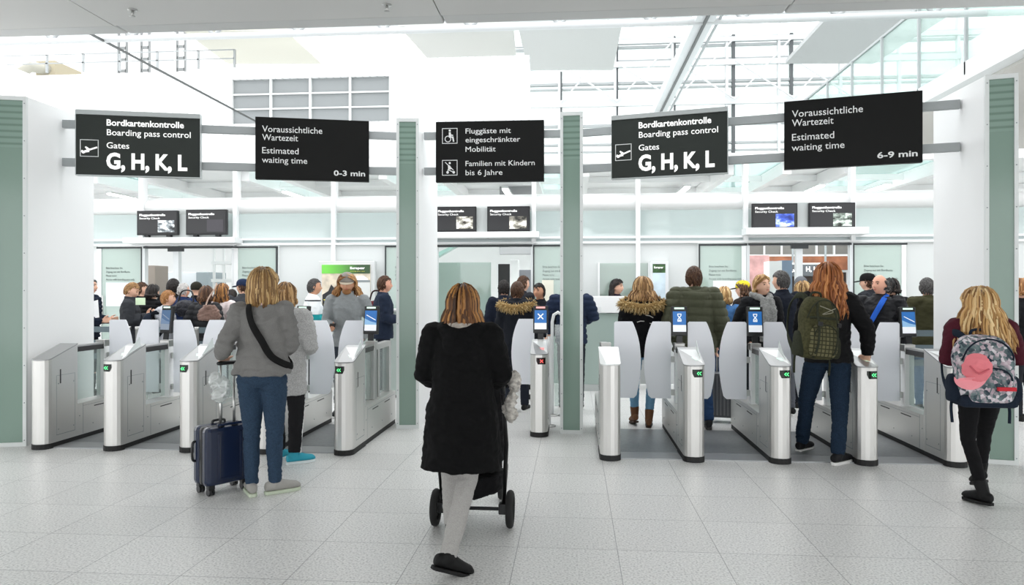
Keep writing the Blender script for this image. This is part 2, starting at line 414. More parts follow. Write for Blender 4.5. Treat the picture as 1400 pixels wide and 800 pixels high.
# frosted door leaves with the boarding card notice
NOTE = mat('notice_grey', '7d8683', .6)
DARKF = mat('dark_door_frame', '2c3133', .4)
def leaf(n, a, b, side, hinge_l=True):
    x0, x1 = fx(a), fx(b)
    d = bx(x0+.02, x1-.02, FY-.03, FY-.01, .02, ZT-.04).build('door_%d' % n, FROST, kind='structure')
    MB().box(x0, x1, FY-.045, FY, ZT-.045, ZT-.015).build('door_rail', DARKF, d, label='dark top rail')
    e = x1-.02 if side == 'r' else x0
    MB().box(e, e+.02, FY-.045, FY, .0, ZT-.04).build('door_stile', DARKF, d)
    e = x0+.02 if side == 'r' else x1-.09
    MB().box(e, e+.07, FY-.05, FY-.0, .0, ZT-.05).build('side_stile', WHITE2, d)
    h = .047; x = x0+.13*(x1-x0)+.06
    for k, s in enumerate(('Bitte beachten Sie:', 'Zugang nur mit Bordkarte.', 'Please note:', 'Access with boarding pass only.')):
        text(d, s, (x, FY-.034, 1.905-k*.066), (1, 0, 0), (0, 0, 1), .036, NOTE, ratio=.83, name='notice')
    MB().tube([(x1-.13 if side == 'l' else x0+.13, FY-.07, .95), (x1-.13 if side == 'l' else x0+.13, FY-.07, 1.45)], .013).build('door_handle', STEEL2, d, True)
leaf(1, 134, 196, 'r'); leaf(2, 320, 380, 'r'); leaf(3, 527, 596, 'l'); leaf(4, 729, 791, 'l'); leaf(5, 955, 1021, 'l'); leaf(6, 1165, 1239, 'l')
mb = MB()
for px in (198, 320, 597, 728, 1022, 1163): mb.box(fx(px)-.025, fx(px)+.025, FY-.04, FY+.06, 0, ZT)
for px in (242, 1092): mb.box(fx(px)-.05, fx(px)+.05, FY-.04, FY+.06, 0, ZT)
struct('trim_8', mb, mat('door_frame_silver', 'd5d9da', .35, .3))
mb = MB()
for a, b in ((198, 320), (597, 728), (1022, 1163)):
    mb.box(fx(a), fx(b), FY-.05, FY+.07, ZT-.045, ZT-.01)
for px in (242, 1092): mb.box(fx(px)-.13, fx(px)+.13, FY-.07, FY, ZT-.10, ZT-.045)
struct('trim_9', mb, DARKF)
# printed notices on the door glass
for a, b, c, d, lb, co in ((147, 185, 386, 420, 'white paper notice taped to the leftmost frosted door', 'e9edf3'), (974, 1012, 384, 420, 'white paper notice on the frosted door behind the yellow cap', 'f1f2f2'), (741, 757, 383, 412, 'yellow-topped notice on the frosted door beside the narrow pillar', 'eeecdc')):
    o = MB().box(fx(a), fx(b), FY-.045, FY-.036, fz(d), fz(c)); tag(o.build('notice_sheet', mat('paper_'+co, co, .6)), lb, 'notice')

# monitors on their shelf
def picture(name, c1, c2, c3, sc=9):
    m = bpy.data.materials.new(name); m.use_nodes = True; nt = m.node_tree; b = nt.nodes['Principled BSDF']
    tc = nt.nodes.new('ShaderNodeTexCoord'); n = nt.nodes.new('ShaderNodeTexNoise'); n.inputs['Scale'].default_value = sc; n.inputs['Detail'].default_value = 3
    mp = nt.nodes.new('ShaderNodeMapping'); mp.inputs['Scale'].default_value = (1, 1, 1.6); mp.inputs['Location'].default_value = (random.random()*9, 0, 3)
    nt.links.new(tc.outputs['Object'], mp.inputs[0]); nt.links.new(mp.outputs[0], n.inputs['Vector'])
    cr = nt.nodes.new('ShaderNodeValToRGB'); e = cr.color_ramp.elements; e[0].position = .36; e[1].position = .62
    e[0].color = lin(c1); e[1].color = lin(c3); q = e.new(.5); q.color = lin(c2)
    nt.links.new(n.outputs[0], cr.inputs[0]); nt.links.new(cr.outputs[0], b.inputs['Base Color']); nt.links.new(cr.outputs[0], b.inputs['Emission Color'])
    b.inputs['Emission Strength'].default_value = .5; return m
SCRD = mat('monitor_dark_screen', '272729', .3, emit=.15)
def shelf(a, b, y0, y1, lb):
    t = thing('monitor_shelf', lb, 'shelf', (fx(a), FY-.2, 0))
    L = fx(b)-fx(a)
    bx(0, L, -.1, .22, fz(y1), fz(y0)).build('board', WHITE2, t, bevel=.004)
    bx(.3, L-.3, .05, .2, fz(y0), fz(y0)+.4).build('back_box', mat('shelf_box', 'b8bdbc', .4), t)
shelf(182, 332, 323, 331, 'white shelf carrying two monitors above the left door')
shelf(588, 738, 318, 326, 'white shelf carrying two monitors above the middle door')
shelf(1014, 1178, 315, 324, 'white shelf carrying two monitors above the right door')
def monitor(a, b, y0, y1, lb, pic, off=0):
    Y = FY-.22; x0, x1 = XA(a, Y), XA(b, Y); z0, z1 = ZP((a+b)/2, y1, Y), ZP((a+b)/2, y0, Y)
    t = thing('monitor', lb, 'monitor', (x0, Y, z0)); wd, h = x1-x0, z1-z0
    bx(0, wd, 0, .06, 0, h).build('bezel', BLACK, t, bevel=.006)
    bx(.018, wd-.018, -.004, .001, .03, h-.018).build('screen', SCRD, t)
    bx(wd*.52, wd*.92, -.008, -.003, h*.12, h*.6).build('picture', pic, t)
    text(t, 'Fluggastkontrolle', (wd*.07, -.006, h*.78), (1, 0, 0), (0, 0, 1), h*.085, LETTER, width=wd*.63, bold=.03)
    text(t, 'Security Check', (wd*.07, -.006, h*.65), (1, 0, 0), (0, 0, 1), h*.08, LETTER, width=wd*.5)
    bx(wd*.18, wd*.28, .0, .08, -.028, 0).build('foot', BLACK, t); bx(wd*.72, wd*.82, .0, .08, -.028, 0).build('foot', BLACK, t)
PG = picture('photo_of_people', '15181a', '6d7478', 'd8dcdc')
monitor(187, 243, 288, 321.5, 'monitor above the left door, left one of its pair', PG)
monitor(254, 310, 286.5, 321, 'monitor above the left door, right one with the blank dark panel', mat('slide_dark', '3a383d', .4, emit=.2))
monitor(595, 651, 282.5, 317, 'monitor above the middle door, left one of its pair', picture('photo_of_queue', '25201c', '8c8a80', 'e6e4dc'))
monitor(666, 724.5, 282, 317, 'monitor above the middle door, right one showing people', picture('photo_of_hall', '22221f', '77746b', 'dcd9cf', 7))
monitor(1028, 1090.5, 278, 314.5, 'monitor above the right door showing a blue picture', picture('photo_in_blue', '1c2766', '3b55b4', 'c7d6f5', 5))
monitor(1106, 1169.5, 277, 313.5, 'monitor above the right door showing a grey picture of people', picture('photo_of_belt', '20241f', '7a857d', 'd6ded8'))

# strip lights added under the zone roof to brighten the interior
LAMP = mat('lamp_warm', 'fff3e2', .5, emit=3)
for k, px in enumerate((148, 388, 690, 940, 1125, 1215)):
    y = 13.2; x = XA(px, y)
    t = thing('added_strip_light', 'slim white strip light added under the glazed roof, ' + ('over the leftmost notice door', 'left of the second pillar', 'over the middle door', 'right of the narrow pillar', 'over the right door', 'beside the rightmost pillar')[k], 'light', (x, y, 3.36))
    bx(-.06, .06, 0, 2.6, .02, .06).build('housing', WHITE2, t)
    bx(-.045, .045, .03, 2.57, 0, .019).build('diffuser', mat('strip_diffuser', 'ffffff', .5, emit=6), t)
    lt = bpy.data.lights.new('added_strip_lamp', 'AREA'); lt.shape = 'RECTANGLE'; lt.size = .1; lt.size_y = 2.5; lt.energy = 24; lo = bpy.data.objects.new('added_strip_lamp', lt); COL.objects.link(lo); lo.parent = t; lo.location = (0, 1.3, -.01)
# ------------------------------------------------------------------ things seen through the doors
struct('wall_back', bx(XL, XR, 18.2, 18.4, 0, 3.6), mat('inner_wall', 'f2f3f3', .6))
def at(a, b, Y, py0, py1=None):
    return XA(a, Y), XA(b, Y)
def cabinet(nm, a, b, Y, dep, top, cols, lb, cat, bot=None):
    x0, x1 = XA(a, Y), XA(b, Y); z1 = ZP((a+b)/2, top, Y); z0 = 0 if bot is None else ZP((a+b)/2, bot, Y)
    o = bx(x0, x1, Y, Y+dep, z0, z1).build(nm, cols, bevel=.01); return tag(o, lb, cat)
cabinet('column_panel', 201, 212, 14.5, .5, 363, mat('brown_grey_panel', '9a8f86', .6), 'tall brown-grey panel just inside the left doorway', 'panel')
cabinet('partition', 213, 270, 15.5, .1, 372, mat('pale_blue_partition', 'd3d8dc', .5), 'pale blue-grey partition behind the crowd in the left doorway', 'partition')
cabinet('scanner_cabinet', 268, 285, 15, .8, 372, mat('slate_cabinet', '98a3a8', .5), 'slate grey cabinet right of the pale partition in the left doorway', 'cabinet')
cabinet('column_panel', 289, 293, 16.4, .3, 377, mat('brown_panel', 'a58d7b', .6), 'thin brown panel right of the slate cabinet in the left doorway', 'panel')
t = thing('lattice_shelving', 'white open metal rack at the right side of the left doorway', 'rack', (XA(306, 14), 14, 0))
for dx in (-.2, .0, .2): bx(dx-.02, dx+.02, -.02, .02, 0, 2.6).build('upright', WHITE2, t)
for z in (.8, 1.3, 1.7, 2.05, 2.4): bx(-.25, .25, -.03, .2, z, z+.06).build('shelf_board', WHITE2, t)
bx(-.17, -.04, .1, .2, .86, 1.6).build('infill', mat('rack_grey', 'aab2b2', .6), t)
# middle doorway
tag(bx(XA(597, 13.2), XA(671, 13.2), 13.2, 13.24, 0, ZP(630, 359, 13.2)).build('glass_partition', FROST), 'frosted glass partition standing in the middle doorway', 'partition')
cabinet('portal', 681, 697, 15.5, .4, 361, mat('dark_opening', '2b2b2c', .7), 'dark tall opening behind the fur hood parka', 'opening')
cabinet('column_panel', 697, 708, 15, .4, 355, WHITE, 'white square column in the middle doorway', 'column')
cabinet('inner_door', 708, 727, 15.6, .1, 369, mat('inner_door_grey', '878a90', .5), 'grey door leaf behind the dark-haired man in the middle doorway', 'door')
cabinet('louvre', 683, 727, 14.6, .1, 336, mat('louvre_grey', 'a7a9ab', .6, bump=.4, scale=30, stretch=(.1, 1, 6)), 'grey louvre strip under the middle door head', 'louvre', bot=348)
bpy.data.objects['louvre'].data.transform(Matrix()); [setattr(v.co, 'z', 3.62) for v in bpy.data.objects['louvre'].data.vertices if v.co.z > 2.3]
o = MB().extr([(XA(597, 16), 16, ZP(597, 352, 16)), (XA(625, 16), 16, ZP(625, 336, 16)), (XA(618, 16), 16, ZP(618, 336, 16)), (XA(597, 16), 16, ZP(597, 346, 16))], (0, .3, 0)).box(XA(612, 16), XA(613, 16), 16.1, 16.15, ZP(612, 342, 16), 3.62)
tag(o.build('glass_ramp', mat('aqua_glass', 'a9cfc6', .3)), 'slanting aqua glass edge in the top of the middle doorway', 'glass edge')
# right doorway
t = thing('shop_front', 'brown-orange shop front with dark fascia seen through the right doorway', 'shop front', (XA(1022, 17), 17, 0))
L = XA(1166, 17)-XA(1022, 17)
def zz(py): return ZP(1092, py, 17)
bx(0, L, .4, .6, 0, zz(372)).build('backdrop', mat('shop_dark', '3c332f', .7), t)
bx(0, L, 0, .3, zz(369), zz(350)).build('copper_band', mat('copper_brown', '9c6244', .5, var=.3, scale=3), t)
bx(0, L, .1, .3, zz(349), zz(334)).build('louvre_band', mat('louvre_band', '82807c', .6), t)
mb = MB()
for k in range(7): mb.box(k*L/6-.02, k*L/6+.02, .05, .12, zz(349), zz(334))
mb.box(0, L, -.02, .05, zz(350.5), zz(348)).build('mullions', WHITE2, t)
cabinet('advertising_panel', 1024, 1052, 16.4, .1, 349, mat('pink_poster', 'b98f8d', .5, var=.25, scale=4), 'pinkish advertising panel inside the right doorway', 'panel')
t = thing('direction_sign', 'dark grey sign with an aeroplane symbol and the letters H, L in the right doorway', 'sign', (XA(1079, 15.5), 15.5, ZP(1100, 377.5, 15.5)))
L = XA(1135, 15.5)-XA(1079, 15.5); h = ZP(1100, 361.5, 15.5)-ZP(1100, 377.5, 15.5)
bx(0, L, 0, .1, 0, h).build('panel', mat('sign_mid_grey', '55595d', .5), t)
text(t, 'H, L', (L*.41, -.004, h*.4), (1, 0, 0), (0, 0, 1), h*.42, LETTER, width=L*.26, bold=.03)
flat(t, PLANE, L*.04, h*.2, h*.62); bx(0, L, .02, .06, h, h+.03).build('top_rail', WHITE2, t)
for q in (.1, .9): bx(L*q-.02, L*q+.02, .03, .05, h, 3.60-t.location.z).build('hanger', GREYM, t)
t = thing('kiosk_cabinet', 'white and blue-grey tall kiosk behind the grey-haired man in navy', 'kiosk', (XA(1052, 13.6), 13.6, 0))
bx(0, .22, 0, .4, 0, ZP(1060, 357, 13.6)).build('white_side', WHITE2, t); bx(.221, .40, 0, .4, 0, ZP(1060, 356, 13.6)).build('blue_side', mat('kiosk_blue', '7d8fa4', .5), t)

# ---- poster by the left wall
PY = 11.75
def pz(py): return ZA(py, XA(470, PY), PY)
t = thing('poster_unit', 'grey ad stand with green car hire poster left of the second pillar', 'poster', (XA(435, PY), PY, 0))
PX = lambda px: XA(px, PY)-XA(435, PY)
bx(0, PX(512), .02, .14, 0, pz(357)).build('cabinet', mat('stand_grey', 'd2d5d5', .5), t, bevel=.01)
bx(PX(440), PX(506), 0, .03, pz(424), pz(362)).build('poster_sheet', mat('poster_cream', 'd9cdb9', .5, var=.25, scale=6), t)
def ramp_green():
    m = mat('poster_green', '4f9a35', .4, emit=.15); nt = m.node_tree; b = nt.nodes['Principled BSDF']
    tc = nt.nodes.new('ShaderNodeTexCoord'); sx = nt.nodes.new('ShaderNodeSeparateXYZ'); nt.links.new(tc.outputs['Generated'], sx.inputs[0])
    cr = nt.nodes.new('ShaderNodeValToRGB'); e = cr.color_ramp.elements
    e[0].position = .1; e[0].color = lin('6cc24a'); e[1].position = .75; e[1].color = lin('2f4a2c')
    nt.links.new(sx.outputs[0], cr.inputs[0]); nt.links.new(cr.outputs[0], b.inputs['Base Color']); nt.links.new(cr.outputs[0], b.inputs['Emission Color']); return m
bx(PX(440), PX(506), -.006, 0, pz(374), pz(362)).build('green_header', ramp_green(), t)
text(t, 'Europcar', (PX(479), -.012, pz(368)), (1, 0, 0), (0, 0, 1), .038, LETTER, width=PX(499)-PX(479), bold=.03)
text(t, 'moving your way', (PX(479), -.012, pz(371.5)), (1, 0, 0), (0, 0, 1), .014, mat('slogan_yellow', 'e0dd5a', .5), width=PX(499)-PX(479))
MB().extr([(PX(441), -.008, pz(423.5)), (PX(463), -.008, pz(423.5)), (PX(462), -.008, pz(400)), (PX(453), -.008, pz(389)), (PX(449), -.008, pz(398)), (PX(441), -.008, pz(403))], (0, .01, 0)).build('dark_figure', mat('poster_dark', '26282b', .5), t)
for k, s in enumerate(('"Hey V', 'airco', 'now"')):
    text(t, s, (PX(443), -.012, pz(412.5+k*5)), (1, 0, 0), (0, 0, 1), .038, mat('poster_yellow', 'e8dd3c', .5, emit=.2), ratio=.7, bold=.02)
MB().extr([(PX(482), -.008, pz(381)), (PX(488), -.008, pz(377.5)), (PX(497), -.008, pz(377)), (PX(503), -.008, pz(381)), (PX(503), -.008, pz(383)), (PX(482), -.008, pz(383))], (0, .008, 0)).build('white_car', WHITE, t)
bx(PX(478), PX(506), -.008, 0, pz(386), pz(383)).build('grey_strip', GREYM, t)
bx(PX(478), PX(506), -.007, 0, pz(424), pz(386.2)).build('lower_sheet', mat('poster_lower', 'dcdedd', .5), t)
t = thing('display_console', 'low grey console with black opening beside the poster stand', 'console', (XA(411, 11.3), 11.3, 0))
bx(0, .75, 0, .35, 0, ZP(430, 423, 11.3)).build('body', GREYP, t, bevel=.01); bx(.12, .36, -.01, .1, ZP(430, 436, 11.3), ZP(430, 426, 11.3)).build('opening', BLACK, t)

# ---- reception desk behind the narrow pillar
DY = 11.2
x0, x1 = XA(770, DY), XA(868, DY)
t = thing('reception_desk', 'white and green glass reception desk behind the fur hood woman', 'desk', (x0, DY, 0)); L = x1-x0
bx(0, L, 0, .14, ZP(820, 428, DY), ZP(820, 405, DY)).build('desk_top', WHITE, t, bevel=.008)
bx(.02, L-.02, .04, .07, .1, ZP(820, 428.5, DY)).build('glass_front', mat('desk_glass', 'a3b4ad', .15), t)
bx(0, L, .03, .13, 0, .099).build('desk_plinth', mat('plinth_grey', 'b7bcba', .5), t)
tag(bx(XA(806, DY)-0, XA(822, DY), DY-.012, DY-.001, ZP(815, 425, DY), ZP(815, 419.5, DY)).build('desk_label', WHITE2), 'small white plate on the front of the reception desk', 'plate')
t = thing('counter_low', 'pale green glass counter between the left gates and the second pillar', 'counter', (XA(484, 10.6), 10.6, 0))
bx(0, XA(548, 10.6)-XA(484, 10.6), 0, .4, 0, ZP(510, 425.5, 10.6)).build('body', mat('counter_green', 'c5d2cc', .25), t); bx(-.02, XA(548, 10.6)-XA(484, 10.6), -.03, .45, ZP(510, 425.5, 10.6), ZP(510, 423, 10.6)).build('counter_top', WHITE, t)
# screens behind the desk
t = thing('glass_booth', 'green tinted glass booth screen behind the dark-haired receptionist', 'screen', (XA(820, 11.96), 11.96, 0)); L = XA(886, 11.96)-XA(820, 11.96)
bx(0, L, 0, .03, 1.0, ZP(850, 360, 11.96)).build('pane', glass('booth_glass', 'c9d8d0', .6), t); MB().box(-.03, 0, -.02, .05, 0, ZP(850, 359, 11.96)).box(L, L+.03, -.02, .05, 0, ZP(850, 359, 11.96)).build('frame', WHITE2, t)
t = thing('poster_unit', 'narrow display with small green header right of the fur hood woman', 'poster', (XA(889, 11.85), 11.85, 0)); L = XA(914, 11.85)-XA(889, 11.85)
h0 = lambda py: ZP(900, py, 11.85)
bx(0, L, 0, .12, 0, h0(357)).build('cabinet', mat('stand_white', 'e3e6e8', .5), t); bx(.04, L-.05, -.006, 0, h0(373), h0(361)).build('green_header', mat('dark_green_ad', '35592f', .4, var=.5, scale=14), t)
text(t, 'Europcar', (.06, -.012, h0(367)), (1, 0, 0), (0, 0, 1), .035, LETTER, width=L*.5, bold=.02)
bx(.04, L-.05, -.005, 0, h0(430), h0(373.2)).build('lower_sheet', mat('pale_blue_ad', 'cfe0ea', .4, var=.12, scale=5), t)

# ------------------------------------------------------------------ the atrium behind and above
def mesh_wall():
    m = mat('perforated_white', 'f3f4f4', .6); nt = m.node_tree; b = nt.nodes['Principled BSDF']
    tc = nt.nodes.new('ShaderNodeTexCoord'); wv = nt.nodes.new('ShaderNodeTexWave'); wv.inputs['Scale'].default_value = 1.6; wv.inputs['Distortion'].default_value = 0
    mp = nt.nodes.new('ShaderNodeMapping'); mp.inputs['Rotation'].default_value = (0, .35, 0)
    nt.links.new(tc.outputs['Object'], mp.inputs[0]); nt.links.new(mp.outputs[0], wv.inputs[0])
    cr = nt.nodes.new('ShaderNodeValToRGB'); e = cr.color_ramp.elements; e[0].position = 0; e[0].color = lin('bcbebe'); e[1].position = .22; e[1].color = lin('dcdede')
    nt.links.new(wv.outputs[0], cr.inputs[0]); nt.links.new(cr.outputs[0], b.inputs['Base Color']); return m
MW = mesh_wall()
WY = 20.0
def wz(py, px=400): return ZP(px, py, WY)
xc = XA(724, WY)
# wall with an opening filled with grey mesh
a, b = XA(316, WY), XA(533, WY); zt, zb = wz(107), wz(168)
mb = MB().box(-22, a, WY, WY+.3, 0, wz(94)).box(b, xc, WY, WY+.3, 0, wz(84)).box(a, b, WY, WY+.3, zt, wz(90)).box(a, b, WY, WY+.3, 0, zb)
struct('wall_left', mb, MW)
mg = mat('grey_mesh_screen', '868a8b', .6, bump=.6, scale=120, var=.25)
struct('window_%d' % wi, bx(a, b, WY+.1, WY+.14, zb, zt), mg); wi += 1
mb = MB()
for k in range(5): x = a+(b-a)*k/4; mb.box(x-.03, x+.03, WY+.02, WY+.1, zb, zt)
for k in (1, 2): z = zb+(zt-zb)*k/3; mb.box(a, b, WY+.03, WY+.09, z-.02, z+.02)
struct('trim_10', mb, GREYP)
GM = mat('mullion_grey', '9b9fa0', .5)
# terrace railing on the wall head
t = thing('terrace_railing', 'thin white railing along the top of the atrium wall, upper left', 'railing', (0, WY+.1, 0))
zr = wz(94, 200)
for k, px in enumerate((-40, 60, 110, 160, 212, 268, 318)):
    x = XA(px, WY); bx(x-.03, x+.03, 0, .05, zr, zr+.52).build('post', GM, t)
for z in (.5, .25): bx(-22, XA(318, WY), 0, .03, zr+z, zr+z+.03).build('wire', GM, t)
# white columns and boxes on the terrace
for a, b, lb in ((129, 162, 'broad white column on the terrace, left one'), (205, 236, 'broad white column on the terrace, right one')):
    x0, x1 = XA(a, 23), XA(b, 23)
    tag(MB().lathe([((x1-x0)/2, 5), ((x1-x0)/2, 12)], ((x0+x1)/2, 23, 0), 24).build('round_column', mat('column_white', 'd8dada', .5), smooth=True), lb, 'column')
for px, lb in ((167, 'grey ladder frame beside the left terrace column'), (198, 'grey ladder frame between the two terrace columns'), (247, 'dark ladder frame right of the terrace columns')):
    t = thing('ladder_frame', lb, 'ladder', (XA(px, 22), 22, 7.5)); g = mat('ladder_grey', '7d8080', .6)
    for dx in (-.13, .13): bx(dx-.03, dx+.03, 0, .06, 0, 3.4).build('rail', g, t)
    for k in range(9): bx(-.12, .12, 0, .05, .2+k*.36, .29+k*.36).build('rung', g, t)
tag(bx(XA(49, 20.8), XA(75, 20.8), 20.8, 22, wz(98, 60), ZP(60, 83, 20.8)).build('crate', mat('beige_box', 'a89f88', .7)), 'beige box on the terrace behind the railing, upper left', 'box')
# duct at far left
mb = MB().tube([(XA(10, WY)-.3, WY+.5, wz(93)+.0), (XA(10, WY), WY+.45, wz(93)+.1), (XA(16, WY), WY+.4, 8.0), (XA(28, WY), WY+.4, 8.15), (XA(38, WY), WY+.9, 8.2)], .16, 14)
tag(mb.build('duct_pipe', mat('duct_beige', 'aaa89c', .5), smooth=True), 'bent pale duct pipe at the left end of the terrace', 'pipe')
# glazed far wall (right): mullions, transoms and bracing against the sky
GY = 30.0
def gz(py): return ZP(950, py, GY)
gx = lambda px: XA(px, GY)
GM = mat('mullion_grey', '9b9fa0', .5); GW = mat('mullion_white', 'c4c7c8', .5); GD = mat('mullion_dark', '4c5052', .5)
struct('window_%d' % wi, bx(gx(700), gx(1560), GY+.3, GY+.33, 0, gz(10)), glass('far_glass', 'f2f6f6', .3)); wi += 1
mb = MB()
for py, h in ((53, .1), (63, .08), (82, .1), (112, .1), (119, .06), (170, .1), (196, .08), (206, .06)):
    mb.box(gx(700), gx(1560), GY-.1, GY+.1, gz(py)-h/2, gz(py)+h/2)
struct('trim_11', mb, GM)
mb = MB()
for py, h in ((88, .22), (140, .28), (57, .18)): mb.box(gx(700), gx(1560), GY-.25, GY-.05, gz(py)-h/2, gz(py)+h/2)
for px in (767, 843, 921, 995, 1066, 1150, 1230, 1310, 1390): mb.box(gx(px)-.12, gx(px)-.02, GY-.2, GY, 0, gz(15))
struct('trim_12', mb, GW)
mb = MB()
for px in (843, 921, 1002, 1081): mb.box(gx(px)-.06, gx(px)+.06, GY-.15, GY+.05, 0, gz(50))
mb.box(gx(767)-.05, gx(767)+.05, GY-.15, GY+.05, 0, gz(95))
struct('trim_13', mb, GD)
mb = MB()
for a, b in ((767, 843), (843, 921), (921, 1002), (1002, 1081), (1081, 1160)):
    for r0, r1 in ((88, 140), (140, 57)):
        mb.tube([(gx(a), GY-.4, gz(r0)), (gx(b), GY-.4, gz(r1))], .035, 6)
struct('trim_14', mb, GW)
# roof trusses over the atrium
def truss(y, z, x0, x1, lb):
    t = thing('roof_truss', lb, 'truss', (0, y, z)); n = int((x1-x0)/1.5); mb = MB()
    for q in (0, .9): MB().tube([(x0, 0, q), (x1, 0, q)], .06, 8).build('chord', GW, t, True)
    for k in range(n):
        a = x0+(x1-x0)*k/n; b = x0+(x1-x0)*(k+1)/n
        mb.tube([(a, 0, 0), ((a+b)/2, 0, .9)], .035, 6); mb.tube([((a+b)/2, 0, .9), (b, 0, 0)], .035, 6)
    mb.build('web', GW, t, True)
truss(12.5, 6.05, -14, 12, 'white lattice truss just above the grey soffit edge')
truss(17, 8.0, -16, 16, 'white lattice truss in the middle of the glazed roof')
truss(24, 10.4, -18, 20, 'white lattice truss farthest back under the glazed roof')
# flat acoustic ceiling panels
def cpanel(quad, lb, c, Yn, Yf):
    (a0, a1, y0), (b0, b1, y1) = quad    # near edge px range + row, far edge
    z = 8.6
    near = lambda px, py: (px, py)
    def pt(px, py):
        u = (px-700)/1000; v = (396-py)/1000; d = (z-EYE)/v
        return (d*(u*CS-SN), d*(u*SN+CS))
    P = [pt(a0, y0), pt(a1, y0), pt(b1, y1), pt(b0, y1)]
    m = mat('panel_'+c, c, .6, bump=.3, scale=40, var=.05)
    tag(MB().prism(P, z, z+.12).build('ceiling_panel', m), lb, 'ceiling panel')
cpanel(((708, 850, 36), (722, 838, 96)), 'pale perforated ceiling panel hanging above the narrow pillar', 'b5b7b6', 0, 0)
cpanel(((1135, 1300, 20), (1074, 1195, 87)), 'grey perforated ceiling panel hanging above the 6-9 min sign', 'a3a5a5', 0, 0)
cpanel(((545, 702, 36), (585, 706, 81)), 'off-white ceiling panel above the middle black sign', 'b9bab6', 0, 0)
cpanel(((250, 390, 42), (312, 440, 88)), 'cream ceiling panel above the left black sign', 'c3c2b6', 0, 0)
# long beams and cables that run with the lanes
def along(nm, px, py, z, y0, y1, wd, hg, m, lb, cat):
    d = (z-EYE)*1000/(396-py); u = (px-700)/1000; X = d*(u*CS-SN)
    return tag(bx(X-wd/2, X+wd/2, y0, y1, z, z+hg).build(nm, m), lb, cat)
along('ceiling_cable', 350, 167, 6, 9, 20, .035, .035, mat('cable_dark', '4a4d4c', .6), 'thin dark cable running down to the 0-3 min sign', 'cable')
t = thing('light_track', 'long white track with dark groove running above the right boarding pass sign', 'track', (2.18, 11, 6))
bx(-.16, .16, 0, 14, .02, .22).build('track_body', GW, t); bx(-.02, .02, 0, 14, -.03, .019).build('groove', mat('groove_dark', '5a5d5d', .6), t); bx(.24, .27, 0, 14, .05, .1).build('conduit', GM, t)
t = thing('cable_tray', 'pale perforated cable tray slanting in at the upper left edge', 'tray', (-11.9, 13, 6))
bx(-.25, .25, 0, 7, 0, .05).build('tray_base', GREYP, t); bx(-.27, -.25, 0, 7, 0, .18).build('tray_side', GREYP, t); bx(.25, .27, 0, 7, 0, .18).build('tray_side', GREYP, t)
# gallery with glass balustrade, right
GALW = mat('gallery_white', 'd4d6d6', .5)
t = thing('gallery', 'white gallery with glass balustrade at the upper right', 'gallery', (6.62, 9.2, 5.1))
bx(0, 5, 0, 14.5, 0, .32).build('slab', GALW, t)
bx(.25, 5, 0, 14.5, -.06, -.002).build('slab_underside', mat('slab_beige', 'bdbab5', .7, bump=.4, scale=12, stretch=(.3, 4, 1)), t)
mb = MB()
bx(.06, .08, 0, 14.5, .33, 1.9).build('balustrade_glass', glass('balustrade', 'd3e4df', .25), t)
for k in range(9): bx(.0, .05, .4+k*1.7, .45+k*1.7, .1, 1.9).build('post', GM, t)
bx(.03, .1, 0, 14.5, 1.9, 1.95).build('handrail', GM, t)
struct('wall_right', bx(15, 15.2, 8, 34, 0, 11), WHITE)
# ------------------------------------------------------------------ boarding pass gates
LGRN = mat('led_green', '57f08a', .4, emit=.9); LRED = mat('led_red', 'ff5a55', .4, emit=.9)
SCRB_ = mat('screen_blue', '2469b0', .3, emit=.22); SCRW_ = mat('screen_white', 'eef2f6', .3, emit=.2); SCRL_ = mat('screen_sky', '8db9de', .3, emit=.2)
BARG = mat('light_bar_mint', 'd4f3e2', .4, emit=.35); BARR = mat('light_bar_pink', 'f6a9a6', .4, emit=.35)
TOPW = mat('reader_white', 'eff2f1', .2); TOPG = mat('cap_grey', 'a4a5a5', .35, .4); SLOTM = mat('slot_black', '161616', .5)
GY0 = 6.65; GW_ = .185; PD = .46
def top_z(x, y): return .862+max(0, min(1, (y-.06)/(PD-.06)))*.125
def nose(hw, off=0, y1=PD):
    P = [(hw, y1), (-hw, y1)]
    for k in range(9):
        a = PI+PI*k/8; P.append((hw*math.cos(a), .085+off+(.085+off*0)*math.sin(a)))
    return P
